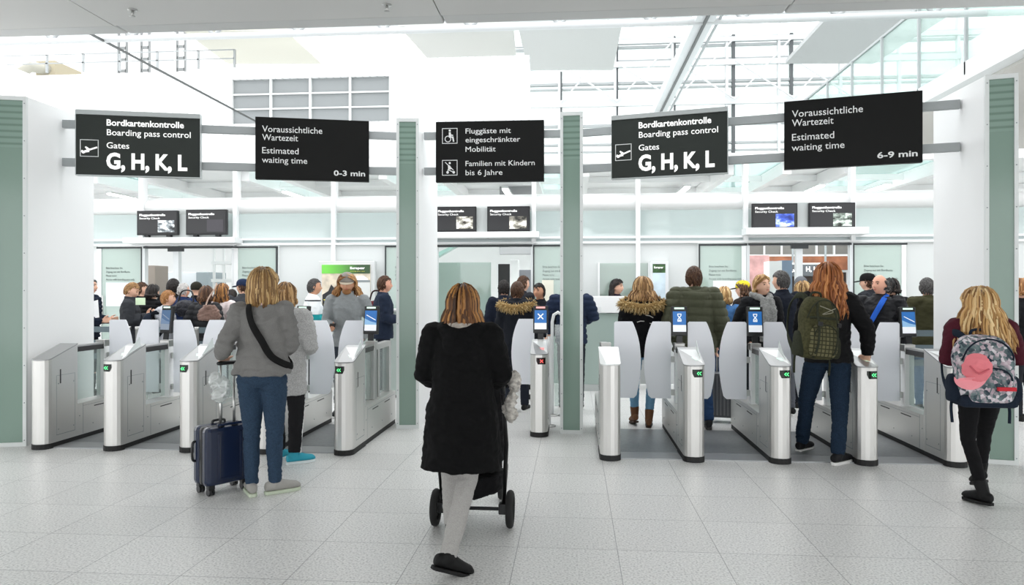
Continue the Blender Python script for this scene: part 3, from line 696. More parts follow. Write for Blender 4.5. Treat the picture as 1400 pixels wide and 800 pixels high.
def kiosk(parent, icon, rz, loc, led=BARG):
    k = MB().prism([(-.082, -.012), (-.07, -.02), (.07, -.02), (.082, -.012), (.082, .022), (-.082, .022)], 0, .30)
    o = k.build('screen_unit', BLACK, parent, bevel=.006); o.location = loc; o.rotation_euler = (-.12, 0, rz)
    a = MB(); 
    SCRB, SCRW, SCRL = (SCRB_, SCRW_, SCRL_) if icon != 'dim' else (mat('screen_dim_blue', '4c6a8e', .3, emit=.15), mat('screen_dim_grey', '8b96a6', .3, emit=.15), mat('screen_dim_sky', '6f86a4', .3, emit=.15))  # dim set: light lost at the slanted view is put into the colours
    if icon in ('sky', 'dim'):
        bx(-.066, .066, -.024, -.0195, .10, .25).build('screen', SCRB, o); bx(-.066, .066, -.0242, -.0195, .035, .0995).build('screen_lower', SCRW, o)
        MB().extr([(-.066, -.0255, .10), (-.066, -.0255, .165), (.0, -.0255, .135), (.066, -.0255, .12), (.066, -.0255, .10)], (0, .002, 0)).build('screen_image', SCRL, o)
        MB().extr([(-.05, -.0262, .20), (-.045, -.0262, .206), (.055, -.0262, .155), (.06, -.0262, .145), (.045, -.0262, .15)], (0, .002, 0)).build('screen_wing', SCRW, o)
    else:
        bx(-.066, .066, -.024, -.0195, .11, .25).build('screen', SCRB, o); bx(-.066, .066, -.0242, -.0195, .04, .1095).build('screen_lower', SCRW, o)
        mb = MB()
        def st(x0, z0, x1, z1, w_=.009):
            q = bar(x0, z0, x1, z1, w_); mb.extr([(x, -.0258, z) for x, z in q], (0, .003, 0))
        if icon == 'wait':
            st(-.02, .222, .02, .222); st(-.02, .148, .02, .148)
            for s in (-1, 1): st(s*.017, .222, s*.016, .205); st(s*.016, .205, -s*.016, .167); st(-s*.016, .167, -s*.017, .148)
            mb.extr([(x, -.0258, z) for x, z in ((-.012, .154), (.012, .154), (0, .17))], (0, .003, 0))
        else:
            for s in (-1, 1): st(-s*.03, .152, s*.03, .212, .012)
        mb.build('icon', SCRW, o)
    bx(-.05, .05, -.023, .0, .272, .29).build('light_bar', led, o)
    bx(-.03, .03, -.005, .018, -.07, 0).build('neck', BLACK, o)
    return o
def flap(parent, side, loc, name='flap', inw=.275, H=.79):
    """side=+1: hinged at x=0 and reaching towards +x"""
    P = [(0, 0), (.20, 0)]
    for k in range(11):
        t = k/10; z = .03+t*(H-.05)
        x = .205+.07*math.sin(PI*min(1, .12+.80*t)) if t < .6 else .27*(1-((t-.55)/.45)**2*.27)
        P.append((min(inw, x), z))
    P += [(.185, H), (.015, H), (0, H-.015)]
    o = MB().extr([(side*x, 0, z) for x, z in P], (0, .012, 0)).build(name, FLAP, parent); o.location = loc
    return o
def gate(x, label, plain=False, icon=None, led='g', lf=True, rf=True, frame=False, krz=0, slim=False):
    t = thing('boarding_gate', label, 'gate', (x, GY0, 0), 0, None); hw = GW_/2
    MB().prism(nose(hw), .05, 0, top_z).build('pedestal', STEEL, t, bevel=.002)
    MB().prism(nose(hw+.004, -.004), 0, .05).build('pedestal_base', DARK, t)
    # sloping cap with reader glass
    cap = MB().prism(nose(hw+.003, -.003), 0, 0, lambda a, b: top_z(a, b)+.012)
    n = len(cap.v)//2; cap.v = [(p[0], p[1], top_z(p[0], p[1])+.0005) for p in cap.v[:n]]+cap.v[n:]
    cap.build('cap', TOPG if plain == 'left' else (TOPW if plain else TOPG), t)
    if not plain:
        def P(a, b, dz=.014): return (a, b, top_z(a, b)+dz)
        q = MB().add([P(-hw+.012, .06), P(hw-.012, .06), P(hw-.012, PD-.06), P(-hw+.012, PD-.06)], [(0, 1, 2, 3)])
        q.build('reader_glass', TOPW, t)
        q = MB().add([P(-.05, .15, .016), P(.05, .15, .016), P(.05, .21, .016), P(-.05, .21, .016)], [(0, 1, 2, 3)]).build('reader_window', mat('reader_mint', 'bfe6d2', .3, emit=.3) if led == 'g' else mat('reader_pink', 'e58f8c', .3, emit=.3), t)
        MB().extr([(hw-.022, .16, top_z(0, .16)+.012), (hw-.022, .40, top_z(0, .40)+.012), (hw-.022, .38, top_z(0, .4)+.10)], (.005, 0, 0)).build('reader_guard', glass('guard_glass', 'f0f3f3', .7), t)
        s = -1 if x < -.5 else 1
        if led == 'r': s = 1
        # arrow display wraps the nose
        def arc(x_): return .085-math.sqrt(max(0, 1-(x_/hw)**2))*.085
        m = MB(); xs = [s*(.0-.048+.096*k/6+.022) for k in range(7)]
        vs = []; 
        for i, X_ in enumerate(xs):
            X_ = max(-hw*.93, min(hw*.93, X_)); y_ = arc(X_)-.004
            vs += [(X_, y_, .765 if (i > 0) else .80), (X_, y_, .835)]
        m.add(vs, [(2*i, 2*i+2, 2*i+3, 2*i+1) if s > 0 else (2*i, 2*i+1, 2*i+3, 2*i+2) for i in range(6)])
        d = m.build('arrow_display', mat('display_dark_green', '0c1d10', .2) if led == 'g' else mat('display_dark_red', '2a0a0a', .2), t)
        mb = MB(); cx = s*.03; yq = arc(cx)-.010
        def st(x0, z0, x1, z1, w_=.0052):
            mb.extr([(a, yq, b) for a, b in bar(x0, z0, x1, z1, w_)], (0, .004, 0))
        if led == 'g':
            for dx in (-.014, .006): st(cx+dx, .800, cx+dx+.016, .814); st(cx+dx, .800, cx+dx+.016, .786)
            mb.build('arrow', LGRN, d)
        else:
            st(cx-.015, .785, cx+.015, .815); st(cx-.015, .815, cx+.015, .785); mb.build('cross', LRED, d)
    for s in (-1, 1):       # lock slot, service panel line, screws
        MB().box(s*hw-.001*s, s*(hw+.002), .20, .215, .62, .76).build('lock_slot', SLOTM, t)
        mb = MB()
        for y0, y1, z0, z1 in ((.15, .42, .115, .12), (.15, .42, .70, .703), (.15, .153, .115, .70), (.417, .42, .115, .70)): mb.box(s*hw, s*(hw+.0012), y0, y1, z0, z1)
        mb.build('panel_joint', GREYM, t)
        mb = MB()
        for yy in (.18, .40):
            for zz_ in (.17, .62): mb.sphere((s*hw, yy, zz_), .006, nu=8, nv=5)
        mb.build('screws', GREYM, t)
    if slim:
        flap(t, -1, (-hw-.01, 1.05, .42), inw=.32, H=.78)
        bx(-.02, .02, 1.03, 1.07, 0, .98).build('hinge_post', STEEL2, t); bx(-.02, .02, PD, 1.03, .90, .94).build('handrail', STEEL2, t)
        kiosk(t, icon, krz, (0.0, .42, 1.07), BARR); bx(-.03, .03, PD-.06, PD, .95, 1.0).build('kiosk_foot', STEEL2, t)
        return t
    L = 1.70
    bx(-hw, hw, PD+.002, L, .05, .38).build('plinth', STEEL, t, bevel=.003)
    bx(-hw+.006, hw-.006, PD+.002, L+.004, 0, .05).build('plinth_base', DARK, t)
    for s in (-1, 1):
        for y in (.72, 1.2): MB().box(s*hw, s*(hw+.0015), y, y+.22, .315, .325).build('vent_slot', SLOTM, t)
        mb = MB().box(s*hw, s*(hw+.0012), PD+.08, PD+.084, .06, .37).box(s*hw, s*(hw+.0012), PD+.08, L-.06, .345, .348)
        for yy in (PD+.03, .7, 1.1, 1.5): mb.sphere((s*hw, yy, .25 if yy < .6 else .14), .006, nu=8, nv=5)
        mb.build('plinth_joint', GREYM, t)
    bx(-.04, .04, PD-.01, 1.0, .905, .955).build('handrail', mat('handrail_dark', '3b3a39', .4, .5), t)
    bx(-.045, .045, PD-.012, 1.0, .956, .972).build('handrail_top', STEEL2, t)
    bx(-.045, .045, .96, 1.06, .38, .985).build('hinge_post', WHITE2 if not frame else STEEL2, t, bevel=.004)
    bx(-.052, .052, .95, 1.07, .93, 1.0).build('post_head', STEEL2, t, bevel=.004)
    bx(-.006, .006, PD+.01, .95, .40, .90).build('side_glass', GLASS, t)
    for s, on in ((-1, lf), (1, rf)):
        if not on: continue
        for z in (.46, .80): bx(min(s*.045, s*.115), max(s*.045, s*.115), 1.0, 1.035, z, z+.06).build('hinge_bracket', STEEL2, t)
        flap(t, s, (s*.085, .985, .43))
    if frame:
        MB().box(-.04, .04, L-.09, L-.01, .38, .96).box(-.04, .04, 1.0, L-.09, .90, .96).box(-.03, .03, 1.18, 1.24, .38, .9).build('rear_frame', STEEL2, t, bevel=.003)
        bx(-.006, .006, 1.06, L-.09, .40, .90).build('rear_glass', GLASS, t)
    if icon: kiosk(t, icon, krz, (0, .985, 1.075), BARG)
    return t
LX = [-5.165, -4.43, -3.665, -2.905, -2.15]; RX = [.335, 1.085, 1.845, 2.59, 3.345]
gate(LX[0], 'leftmost steel gate beside the left pillar, plain grey cap and no screen', plain='left', lf=False)
gate(LX[1], 'steel gate with green arrow, second from the left edge, dimmed screen behind it', icon='dim', krz=-.35)
gate(LX[2], 'steel gate with green arrow standing left of the blue suitcase', icon='dim', krz=-.35)
gate(LX[3], 'steel gate hidden behind the two women with the suitcase', icon='sky', krz=-.3)
gate(LX[4], 'steel gate with green arrow right of the light grey coat, last of the left row', icon='sky', rf=False, frame=True, krz=-.12)
gate(RX[0], 'steel gate with plain white cap and no arrow, first of the right row', plain='right', lf=False, frame=True)
gate(RX[1], 'steel gate with hourglass screen in front of the green puffer jacket', icon='wait')
gate(RX[2], 'steel gate with hourglass screen left of the woman with the green backpack', icon='wait')
gate(RX[3], 'steel gate on which the red-haired woman rests her hand', icon='wait')
gate(RX[4], 'steel gate with sky-picture screen left of the girl with the floral backpack', icon='sky', rf=False, krz=.1)
xq = XA(737, 7.73); GY0 = 7.66
gate(xq, 'slim gate with red cross and single wide flap at the middle passage', icon='cross', led='r', slim=True)
GY0 = 6.65
# lane floor plates
PLATE = mat('plate_steel', '8b8e90', .42, .65, bump=.08, scale=40, var=.08); PLATE2 = mat('plate_threshold', 'a9abad', .4, .65)
n = 15
for XS in (LX, RX):
    for i in range(4):
        a, b = XS[i]+GW_/2+.006, XS[i+1]-GW_/2-.006
        o = bx(a, b, GY0+.36, GY0+1.5, .0, .012).build('trim_%d' % n, PLATE, kind='structure'); n += 1
        bx(a, b, GY0+.10, GY0+.357, 0, .010).build('threshold', PLATE2, o)
# low wall stub between the left pillar and the first gate is the pillar itself; belts of the queue behind the gates
def barrier(x0, x1, y, lb, zs=(.62, .80, .98), h=.075):
    t = thing('queue_barrier', lb, 'barrier', (x0, y, 0)); L = x1-x0
    for q in (0, L):
        MB().lathe([(.026, 0.012), (.026, 1.02), (.03, 1.02), (.03, 1.06)], (q, 0, 0), 14).build('post', STEEL2, t, True)
        MB().lathe([(.15, 0), (.15, .008), (.05, .015)], (q, 0, 0), 20).build('post_base', STEEL2, t, True)
    for z in zs: bx(.03, L-.03, -.004, .004, z, z+h).build('belt', BELT, t)
barrier(XA(100, 9.3), XA(176, 9.3), 9.3, 'slate belt barrier at the far left behind the first gate')
barrier(XA(188, 9.25), XA(257, 9.25), 9.25, 'slate belt barrier behind the second and third gate')
barrier(XA(269, 9.2), XA(345, 9.2), 9.2, 'slate belt barrier in front of the woman with the brown handbag')
barrier(XA(1228, 9.3), XA(1292, 9.3), 9.3, 'slate belt barrier in front of the man in the olive jacket')
t = thing('hoop_post', 'white hoop-topped glass barrier left of the narrow green pillar', 'barrier', (XA(755, 9.0), 9.0, 0))
x1 = .14
MB().tube([(0, 0, .01), (0, 0, 1.15), (.02, 0, 1.24), (.07, 0, 1.27), (.12, 0, 1.24), (x1, 0, 1.15), (x1, 0, .01)], .02, 10).build('hoop', WHITE2, t, True)
bx(.03, x1-.03, -.005, .005, .12, 1.12).build('pane', GLASS, t)
for q in (0, x1): MB().lathe([(.07, 0), (.07, .012), (.03, .02)], (q, 0, 0), 16).build('foot', STEEL2, t, True)
t = thing('hoop_post', 'white post with ring foot beside the slim red cross gate', 'barrier', (XA(751, 8.3), 8.3, 0))
MB().tube([(0, 0, .01), (0, 0, 1.02)], .018, 10).build('pole', WHITE2, t, True); MB().lathe([(.075, 0), (.075, .012), (.03, .02)], n=18).build('foot', STEEL2, t, True)
# ------------------------------------------------------------------ people
SKIN = {'a': mat('skin_fair', 'e3b49a', .55, bump=.03), 'b': mat('skin_tan', 'c99475', .55), 'c': mat('skin_rosy', 'dca38a', .55)}
EYEM = mat('eye_dark', '33241d', .25); LIPM = mat('lips', 'b4685d', .5); BROWM = mat('brow_brown', '4a3527', .8)
def fabric(c, bump=.25, scale=140, var=.0, rough=.9): return mat('fabric_%s_%d' % (c, int(scale)), c, rough, bump=bump, scale=scale, spec=.2, var=var)
def remesh(mb, vox, it=4, fac=.5):
    me = bpy.data.meshes.new('r'); me.from_pydata(mb.v, [], mb.f); me.update()
    o = bpy.data.objects.new('r', me); COL.objects.link(o)
    r = o.modifiers.new('r', 'REMESH'); r.mode = 'VOXEL'; r.voxel_size = vox
    if it:
        q = o.modifiers.new('s', 'SMOOTH'); q.factor = fac; q.iterations = it
    dg = bpy.context.evaluated_depsgraph_get()
    res = bpy.data.meshes.new_from_object(o.evaluated_get(dg))
    bpy.data.objects.remove(o); bpy.data.meshes.remove(me)
    return res
def wrinkle(me, amp, sc, seed, fn=None):
    n = len(me.vertices); co = np.empty(n*3, np.float32); me.vertices.foreach_get('co', co)
    no = np.empty(n*3, np.float32); me.vertices.foreach_get('normal', no)
    co = co.reshape(-1, 3); no = no.reshape(-1, 3)
    off = Vector((seed*3.1, seed*1.7, seed*.9)); d = np.empty(n, np.float32)
    for i in range(n):
        p = co[i]
        if fn: d[i] = fn(p)
        else:
            v = Vector((p[0]*sc, p[1]*sc, p[2]*sc*1.7))+off
            a = mnoise.noise(v); b = mnoise.noise(v*2.1+off); d[i] = amp*((.6-abs(a)*2.4)*.9 + (.4-abs(b)*2)*.5)
    co += no*d[:, None]; me.vertices.foreach_set('co', co.ravel()); me.update()
def link(me, name, m, parent, label=None):
    me.name = name; me.materials.clear(); me.materials.append(m)
    me.polygons.foreach_set('use_smooth', [True]*len(me.polygons))
    o = bpy.data.objects.new(name, me); COL.objects.link(o); o.parent = parent
    if label: o['label'] = label
    return o
def lerp(a, b, t): return a+(b-a)*t
def spline(P, n):                       # Catmull-Rom through points
    P = [Vector(p) for p in P]; out = []
    for i in range(len(P)-1):
        p0 = P[max(0, i-1)]; p1 = P[i]; p2 = P[i+1]; p3 = P[min(len(P)-1, i+2)]
        for k in range(n):
            t = k/n; out.append(.5*((2*p1)+(p2-p0)*t+(2*p0-5*p1+4*p2-p3)*t*t+(3*p1-p0-3*p2+p3)*t**3))
    out.append(P[-1]); return out
def head_rot(h): return Matrix.Rotation(h[0], 3, 'Z') @ Matrix.Rotation(h[1], 3, 'X') @ Matrix.Rotation(h[2] if len(h) > 2 else 0, 3, 'Y')
def add_head(mb, C, R, s):
    nu, nv = 32, 24; vs = []; fs = []
    g = lambda d, x, y, z, w_: math.exp(-((d.x-x)**2+(d.y-y)**2+(d.z-z)**2)/w_)
    for j in range(nv+1):
        ph = PI*j/nv
        for i in range(nu):
            th = 2*PI*i/nu; d = Vector((math.sin(ph)*math.cos(th), math.sin(ph)*math.sin(th), math.cos(ph)))
            p = Vector((d.x*.075, d.y*.095, d.z*.115))
            if d.z < 0:
                p.x *= 1-.30*(-d.z)**1.4
                if d.y < 0: p.y *= 1-.45*(-d.z)**1.2
                else: p.y *= 1-.12*(-d.z)**2
            k = g(d, 0, .98, -.10, .018)*.016+g(d, 0, 1, -.22, .012)*.014+g(d, 0, .97, .18, .05)*.004
            k -= (g(d, .33, .92, .10, .025)+g(d, -.33, .92, .10, .025))*.010
            k += g(d, 0, .86, -.50, .02)*.006+g(d, 0, .72, -.78, .03)*.010
            k += (g(d, .55, .8, -.2, .06)+g(d, -.55, .8, -.2, .06))*.004
            p += d*k; vs.append(C+R @ (p*s))
    for j in range(nv):
        for i in range(nu):
            fs.append((j*nu+i, (j+1)*nu+i, (j+1)*nu+(i+1) % nu, j*nu+(i+1) % nu))
    mb.add(vs, fs)
    for q in (-1, 1):
        mb.sphere(C+R @ (Vector((q*.076, -.012, -.008))*s), .010*s, .022*s, .033*s, 10, 8, R)
def add_hand(mb, W, d, thumb, curl, s, spread=.0):
    """wrist W, hand direction d, thumb-side direction, finger curl (rad per joint, towards palm normal)"""
    d = d.normalized(); th = (thumb-d*thumb.dot(d)).normalized(); pn = th.cross(d)*hand_sign[0]
    mb.rings([(W+d*a*s, th*b*s, pn*c*s) for a, b, c in ((-.01, .026, .020), (.03, .036, .018), (.065, .042, .016), (.09, .040, .013))], 10)
    for i, (o, L) in enumerate(((.032, .070), (.011, .079), (-.011, .073), (-.031, .057))):
        p = W+d*.082*s+th*o*s; dd = d+th*o*spread*8; dd.normalize(); P = [p-d*.02*s, p]
        for k, f in enumerate((.45, .32, .23)):
            dd = Quaternion(d.cross(pn).normalized(), curl*(.7 if k == 0 else 1.0)) @ dd
            p = p+dd*L*f*s; P.append(p)
        mb.tube(P, [.0098*s, .0095*s, .0088*s, .008*s, .0068*s], 8, True)
    p = W+d*.028*s+th*.026*s; d1 = (d*.62+th*.66+pn*.42).normalized(); d2 = (d*.85+th*.25+pn*.5).normalized()
    mb.tube([p-d1*.02*s, p+d1*.035*s, p+d1*.035*s+d2*.03*s, p+d1*.035*s+d2*.052*s], [.015*s, .0125*s, .0105*s, .0085*s], 8, True)
hand_sign = [1]
def hair_mesh(C, R, s, style, L, seed, n=170, width=1.0, wave=.012, part=None, volume=1.0, thick=.010, back_y=0, fall=None):
    rnd = random.Random(seed); mb = MB(); tone = []
    def T(k): tone.extend([k]*(len(mb.v)-len(tone)))
    short = style in ('short', 'buzz')
    # scalp cap under the locks
    nu, nv = 28, 18; vs = []; fs = []
    def hairline(d):        # True where hair grows
        if style == 'fringe': return d.y < .15 and d.z < .42 and d.z > -.62
        if d.y > .12: return d.z > .55+.2*(d.y-.5)
        lo = -.62 if not short else -.55
        return d.z > lo+(.35 if d.y > -.2 else 0)
    e = .004 if style == 'buzz' else .009*volume
    idx = {}
    for j in range(nv+1):
        ph = PI*j/nv
        for i in range(nu):
            th = 2*PI*i/nu; d = Vector((math.sin(ph)*math.cos(th), math.sin(ph)*math.sin(th), math.cos(ph)))
            ex = e if hairline(d) else -.012
            p = Vector((d.x*(.075+ex), d.y*(.095+ex), d.z*(.115+ex)))
            if d.z < 0: p.x *= 1-.25*(-d.z)**1.4; p.y *= 1-(.42*(-d.z)**1.2 if d.y < 0 else .1)
            if short: p += d*mnoise.noise(d*5+Vector((seed, 0, 0)))*.008
            vs.append(C+R @ (p*s))
    for j in range(nv):
        for i in range(nu): fs.append((j*nu+i, (j+1)*nu+i, (j+1)*nu+(i+1) % nu, j*nu+(i+1) % nu))
    mb.add(vs, fs); T(.25)
    for k in range(n*2 if short else n):
        # roots over the upper head
        for _ in range(60):
            z = rnd.uniform(-.5, 1); a = rnd.uniform(0, 2*PI); r = math.sqrt(1-z*z); d = Vector((r*math.cos(a), r*math.sin(a), z))
            if hairline(d) and (short or z > .15 or rnd.random() < .35): break
        if part is not None and not short and d.z > .6: d = Vector((part+(d.x-part)*.9, d.y, d.z)).normalized()
        t0 = rnd.random()
        if short:
            fl = Vector((d.x*.5, -.6+d.y*.3, -.55)) if d.z > .3 else Vector((d.x*.4, -.15, -1))
            fl = (fl-d*fl.dot(d)).normalized(); P = []
            for q in range(4):
                u = q/3; dd = (d+fl*u*L*14).normalized(); ex = .005+.008*volume*math.sin(PI*min(1, u*1.1))
                P.append(C+R @ (Vector((dd.x*(.075+ex), dd.y*(.095+ex), dd.z*(.115+ex)))*s))
            q = thick*.55; mb.tube(P, [q*.8*s, q*s, q*.8*s, q*.25*s], 5); T(.3+.4*t0); continue
        az = math.atan2(d.y, d.x); P = []; pol = math.acos(max(-1, min(1, d.z))); ex = .010+.010*rnd.random()*volume
        end = 1.75; st = 5
        # keep locks off the face: swing the azimuth of front roots sideways
        for q in range(st):
            u = q/(st-1); po = lerp(pol, max(pol+.1, end), u)
            aa = az
            if d.y > -.15: aa = lerp(az, -.18 if d.x > 0 else (PI+.18 if az > 0 else -PI+.18), min(1, u*1.5))
            dd = Vector((math.sin(po)*math.cos(aa), math.sin(po)*math.sin(aa), math.cos(po)))
            if dd.y > .45 and dd.z < .35: dd.y = .45
            P.append(C+R @ (Vector((dd.x*(.077+ex*volume), dd.y*(.097+ex*volume), dd.z*(.117+ex)))*s))
        base = P[-1].copy(); out = (base-C); out.z = 0; out = out.normalized() if out.length > 0 else Vector((0, -1, 0))
        drop = L*s*rnd.uniform(.78, 1.05); ns = 6; ph = rnd.random()*6.3
        for q in range(1, ns+1):
            u = q/ns; wv = math.sin(ph+u*5)*wave*s
            p = base+Vector((0, 0, -drop*u))+out*(.035*(width-1)*4*u*s+.02*s*math.sin(u*PI*.6)-(.02*s*u*u if width <= 1 else 0))
            p += Vector((wv, wv*.6, 0))+Vector((0, back_y*u*s, 0))
            if fall: p += Vector(fall)*u*u*s
            P.append(p)
        m = len(P); mb.tube(P, [thick*s*(.6+.5*math.sin(PI*min(1, (i+1)/m*.9)))*(1 if i < m-1 else .2) for i in range(m)], 5); T(t0)
    return mb, tone
HAIR = {
 'blond_bob': tone_mat('hair_dark_blond', ('553a22', '9a7749', 'd9b883')), 'blond': tone_mat('hair_blond', ('7c5630', 'c79d64', 'edd3a0')),
 'red': tone_mat('hair_copper', ('5c2f17', '9a5a2c', 'd3925a')), 'brown': tone_mat('hair_brown', ('2c1b12', '4d3322', '7a573a')),
 'black': tone_mat('hair_black', ('0c0a0a', '1c1716', '3a302b')), 'grey': tone_mat('hair_grey', ('2f2e2e', '4d4b4a', '757371')),
 'ombre': tone_mat('hair_ombre', ('2a1b11', '6d4626', 'c08a4c')), 'sandy': tone_mat('hair_sandy', ('63452a', '9c764b', 'd4ae7c')),
 'white': tone_mat('hair_white', ('a5a2a0', 'd0cdca', 'ebe9e6')), 'ginger': tone_mat('hair_ginger', ('6d4526', 'a57445', 'd2a571'))}
FUR = tone_mat('fur_trim', ('7d6136', 'b89a65', 'e4cfa0'), .9)
def tuft_ring(path, rad, seed, n=260, L=.05, thick=.006):      # fur along a path
    rnd = random.Random(seed); mb = MB(); tone = []; P = spline(path, 8)
    mb.tube(P, rad*.75, 8); tone += [.2]*len(mb.v)
    for k in range(n):
        i = rnd.randrange(len(P)); c = P[i]; d = Vector((rnd.gauss(0, 1), rnd.gauss(0, 1), rnd.gauss(0, 1)-.2)).normalized()
        a = c+d*rad*.5; b = c+d*(rad+L*rnd.uniform(.4, 1))+Vector((0, 0, -.02))
        mb.tube([a, (a+b)/2+Vector((0, 0, .004)), b], [thick, thick*.9, thick*.2], 4); tone += [rnd.random()]*(len(mb.v)-len(tone))
    return mb, tone
SHOULD = 1.395
def person(label, X, Y, h=1.7, rz=0, male=False, bulk=1.0, top=None, bottom=None, shoes=None, hair=None, head=(0, 0), lean=0., L=None, R=None,
           legs=None, skin='a', vox=.012, face=False, hat=None, group=None, sw=None, side=0, hands=True):
    """local space: feet at z=0, looking along +y. L / R: (elbow, wrist, hand_dir, thumb_dir, curl)"""
    s = h/1.70; t = thing('person', label, 'person', (X, Y, 0), rz, group)
    V = lambda *a: Vector(a)
    sw = sw or (.190 if male else .170)
    ln = lambda z: lean*max(0, (z-.9)/.5)
    sd = lambda z: side*max(0, (z-.9)/.5)
    B = bulk
    top = dict(dict(color='222222', hem=.86, thick=.022, flare=.0, kind='plain'), **(top or {})); bottom = dict(dict(color='27405f', w=1.0), **(bottom or {}))
    shoes = dict(dict(color='1c1c1c', sole='e8e8e6', boot=0), **(shoes or {}))
    # ---- joints
    J = {}
    lg = dict(L=dict(hip=(-.088, 0, .90), knee=(-.10, .012, .485), ankle=(-.105, -.02, .085), toe=.12, pitch=0),
              R=dict(hip=(.088, 0, .90), knee=(.10, .012, .485), ankle=(.105, -.02, .085), toe=-.12, pitch=0))
    for k in 'LR':
        if legs and k in legs: lg[k].update(legs[k])
    arms = {}
    for k, q, a in (('L', -1, L), ('R', 1, R)):
        sh = V(q*sw+sd(1.4), ln(1.4)-.005, SHOULD)
        if a is None: a = {}
        el = V(*a.get('elbow', (q*(sw+.055), ln(1.2)-.03, 1.11))); wr = V(*a.get('wrist', (q*(sw+.05), ln(1.1)+.05, .865)))
        hd = V(*a['dir']) if 'dir' in a else (wr-el).normalized()*.9+V(0, .25, -.2)
        tb = V(*a['thumb']) if 'thumb' in a else V(0, 1, .1)
        arms[k] = (sh, el, wr, hd, tb, a.get('curl', .35), a.get('sign', -q))
    HC = V(sd(1.6)*1.15, ln(1.585)+.02+lean*.1, 1.587); HR = head_rot(head)
    NB = V(sd(1.45), ln(1.45)-.005, 1.43)
    # ---- body
    mb = MB()
    add_head(mb, HC*s, HR, s)
    mb.tube([NB*s-Vector((0, 0, .05*s)), NB*s+Vector((0, 0, .02*s)), (HC+HR @ V(0, -.022, -.05))*s], [.068*s, .056*s, .052*s], 12)
    def tor(rows, th=0):
        return [(V(sd(z), ln(z)+yo, z)*s, V((rx*B+th), 0, 0)*s, V(0, (ry*B+th), 0)*s) for z, rx, ry, yo in rows]
    wst = .135 if male else .122
    rows = [(.84, .135, .10, -.01), (.92, .160 if not male else .155, .108, -.008), (1.0, .15, .1, 0), (1.08, wst, .09, 0), (1.2, .148, .105, .0), (1.30, .160 if male else .150, .108, 0), (1.38, sw*.92, .082, -.005), (1.42, sw*.62, .062, -.005), (1.45, .06, .05, -.005)]
    mb.rings(tor(rows, -.012), 16)
    for k in 'LR':
        sh, el, wr, hd, tb, cu, sg = arms[k]
        mb.tube([sh*s, lerp(sh, el, .5)*s, el*s, lerp(el, wr, .35)*s, wr*s], [.044*s, .042*s, .035*s, .036*s, .024*s], 10, True)
        if hands:
            hand_sign[0] = sg; add_hand(mb, wr*s, hd, tb, cu, s)
        g = lg[k]; hip, kn, an = V(*g['hip']), V(*g['knee']), V(*g['ankle'])
        mb.tube([hip*s, lerp(hip, kn, .5)*s, kn*s, lerp(kn, an, .3)*s, an*s, (an-V(0, 0, .03))*s], [.078*s, .066*s, .05*s, .05*s, .034*s, .034*s], 10, True)
    body = remesh(mb, min(vox, .009 if face else .012), 2, .4)
    link(body, 'body', SKIN[skin], t)
    # ---- trousers
    W = bottom['w']; mb = MB()
    if bottom.get('kind') != 'bare':
        mb.rings(tor([(.82, .10, .085, -.008), (.86, .165, .115, -.012), (.92, .172 if not male else .165, .125, -.016), (.98, .148, .098, -.006), (1.04, .128, .085, 0)], .002), 16)
        for k in 'LR':
            g = lg[k]; hip, kn, an = V(*g['hip']), V(*g['knee']), V(*g['ankle'])
            rad = [.094, .086, .068, .0605, .060, .052] if not bottom.get('slim') else [.094, .083, .060, .056, .050, .043]
            P = [hip+V(0, -.012, -.01), lerp(hip, kn, .45), kn, lerp(kn, an, .35)+V(0, -.012, 0), lerp(kn, an, .7), an+V(0, 0, bottom.get('cuff', 0.0))]
            mb.tube([p*s for p in P], [r*s*W for r in rad], 14)
        me = remesh(mb, vox*1.0, 3)
        if bottom.get('smooth'): wrinkle(me, .003*s, 13, len(label))
        else:
            sdv = Vector((len(label)*.7, 1.3, 2.9)); kz = V(*lg['L']['knee']).z*s
            def fold(p):
                z = p[2]/s; k = .35+.9*math.exp(-((z-.47)/.10)**2)+1.1*math.exp(-((z-.14)/.09)**2)+.7*math.exp(-((z-.80)/.07)**2)
                v = Vector((p[0]*7, p[1]*7, p[2]*30))+sdv
                return .0060*s*k*(.45-abs(mnoise.noise(v))*2)+.003*mnoise.noise(Vector(p)*11+sdv)
            wrinkle(me, 0, 0, 0, fold)
        link(me, 'trousers', bottom.get('mat') or fabric(bottom['color'], .2, 160, bottom.get('var', .10)), t)
        if bottom.get('stripe'):
            for k, q in (('L', -1), ('R', 1)):
                g = lg[k]; hip, kn, an = V(*g['hip']), V(*g['knee']), V(*g['ankle'])
                P = [lerp(hip, kn, .3)+V(q*.088, 0, 0), kn+V(q*.068, 0, 0), lerp(kn, an, .5)+V(q*.060, -.01, 0), an+V(q*.052, 0, .02)]
                mb = MB().tube([p*s for p in spline(P, 4)], .011*s, 6); link_m = mb.build('side_stripe', mat('stripe_white', 'e9e9e9', .8), t, True, label='white side stripe')
    # ---- shoes
    for k, q in (('L', -1), ('R', 1)):
        g = lg[k]; an = V(*g['ankle']); yaw = g['toe']; F = Matrix.Rotation(yaw, 3, 'Z') @ Matrix.Rotation(g['pitch'], 3, 'X')
        O = an-F @ V(0, 0, .085)
        mb = MB(); R_ = []
        for y, rx, zc, rz_ in ((-.078, .018, .045, .022), (-.07, .031, .05, .034), (-.03, .036, .055, .043), (.03, .038, .057, .048), (.08, .042, .048, .038), (.13, .045, .041, .031), (.17, .040, .037, .027), (.195, .022, .030, .014)):
            R_.append(((O+F @ V(0, y, zc+.008))*s, F @ V(rx*s, 0, 0), F @ V(0, 0, rz_*s)))
        mb.rings(R_, 14)
        bt = shoes['boot']
        kn = V(*g['knee']); up = (kn-an).normalized()
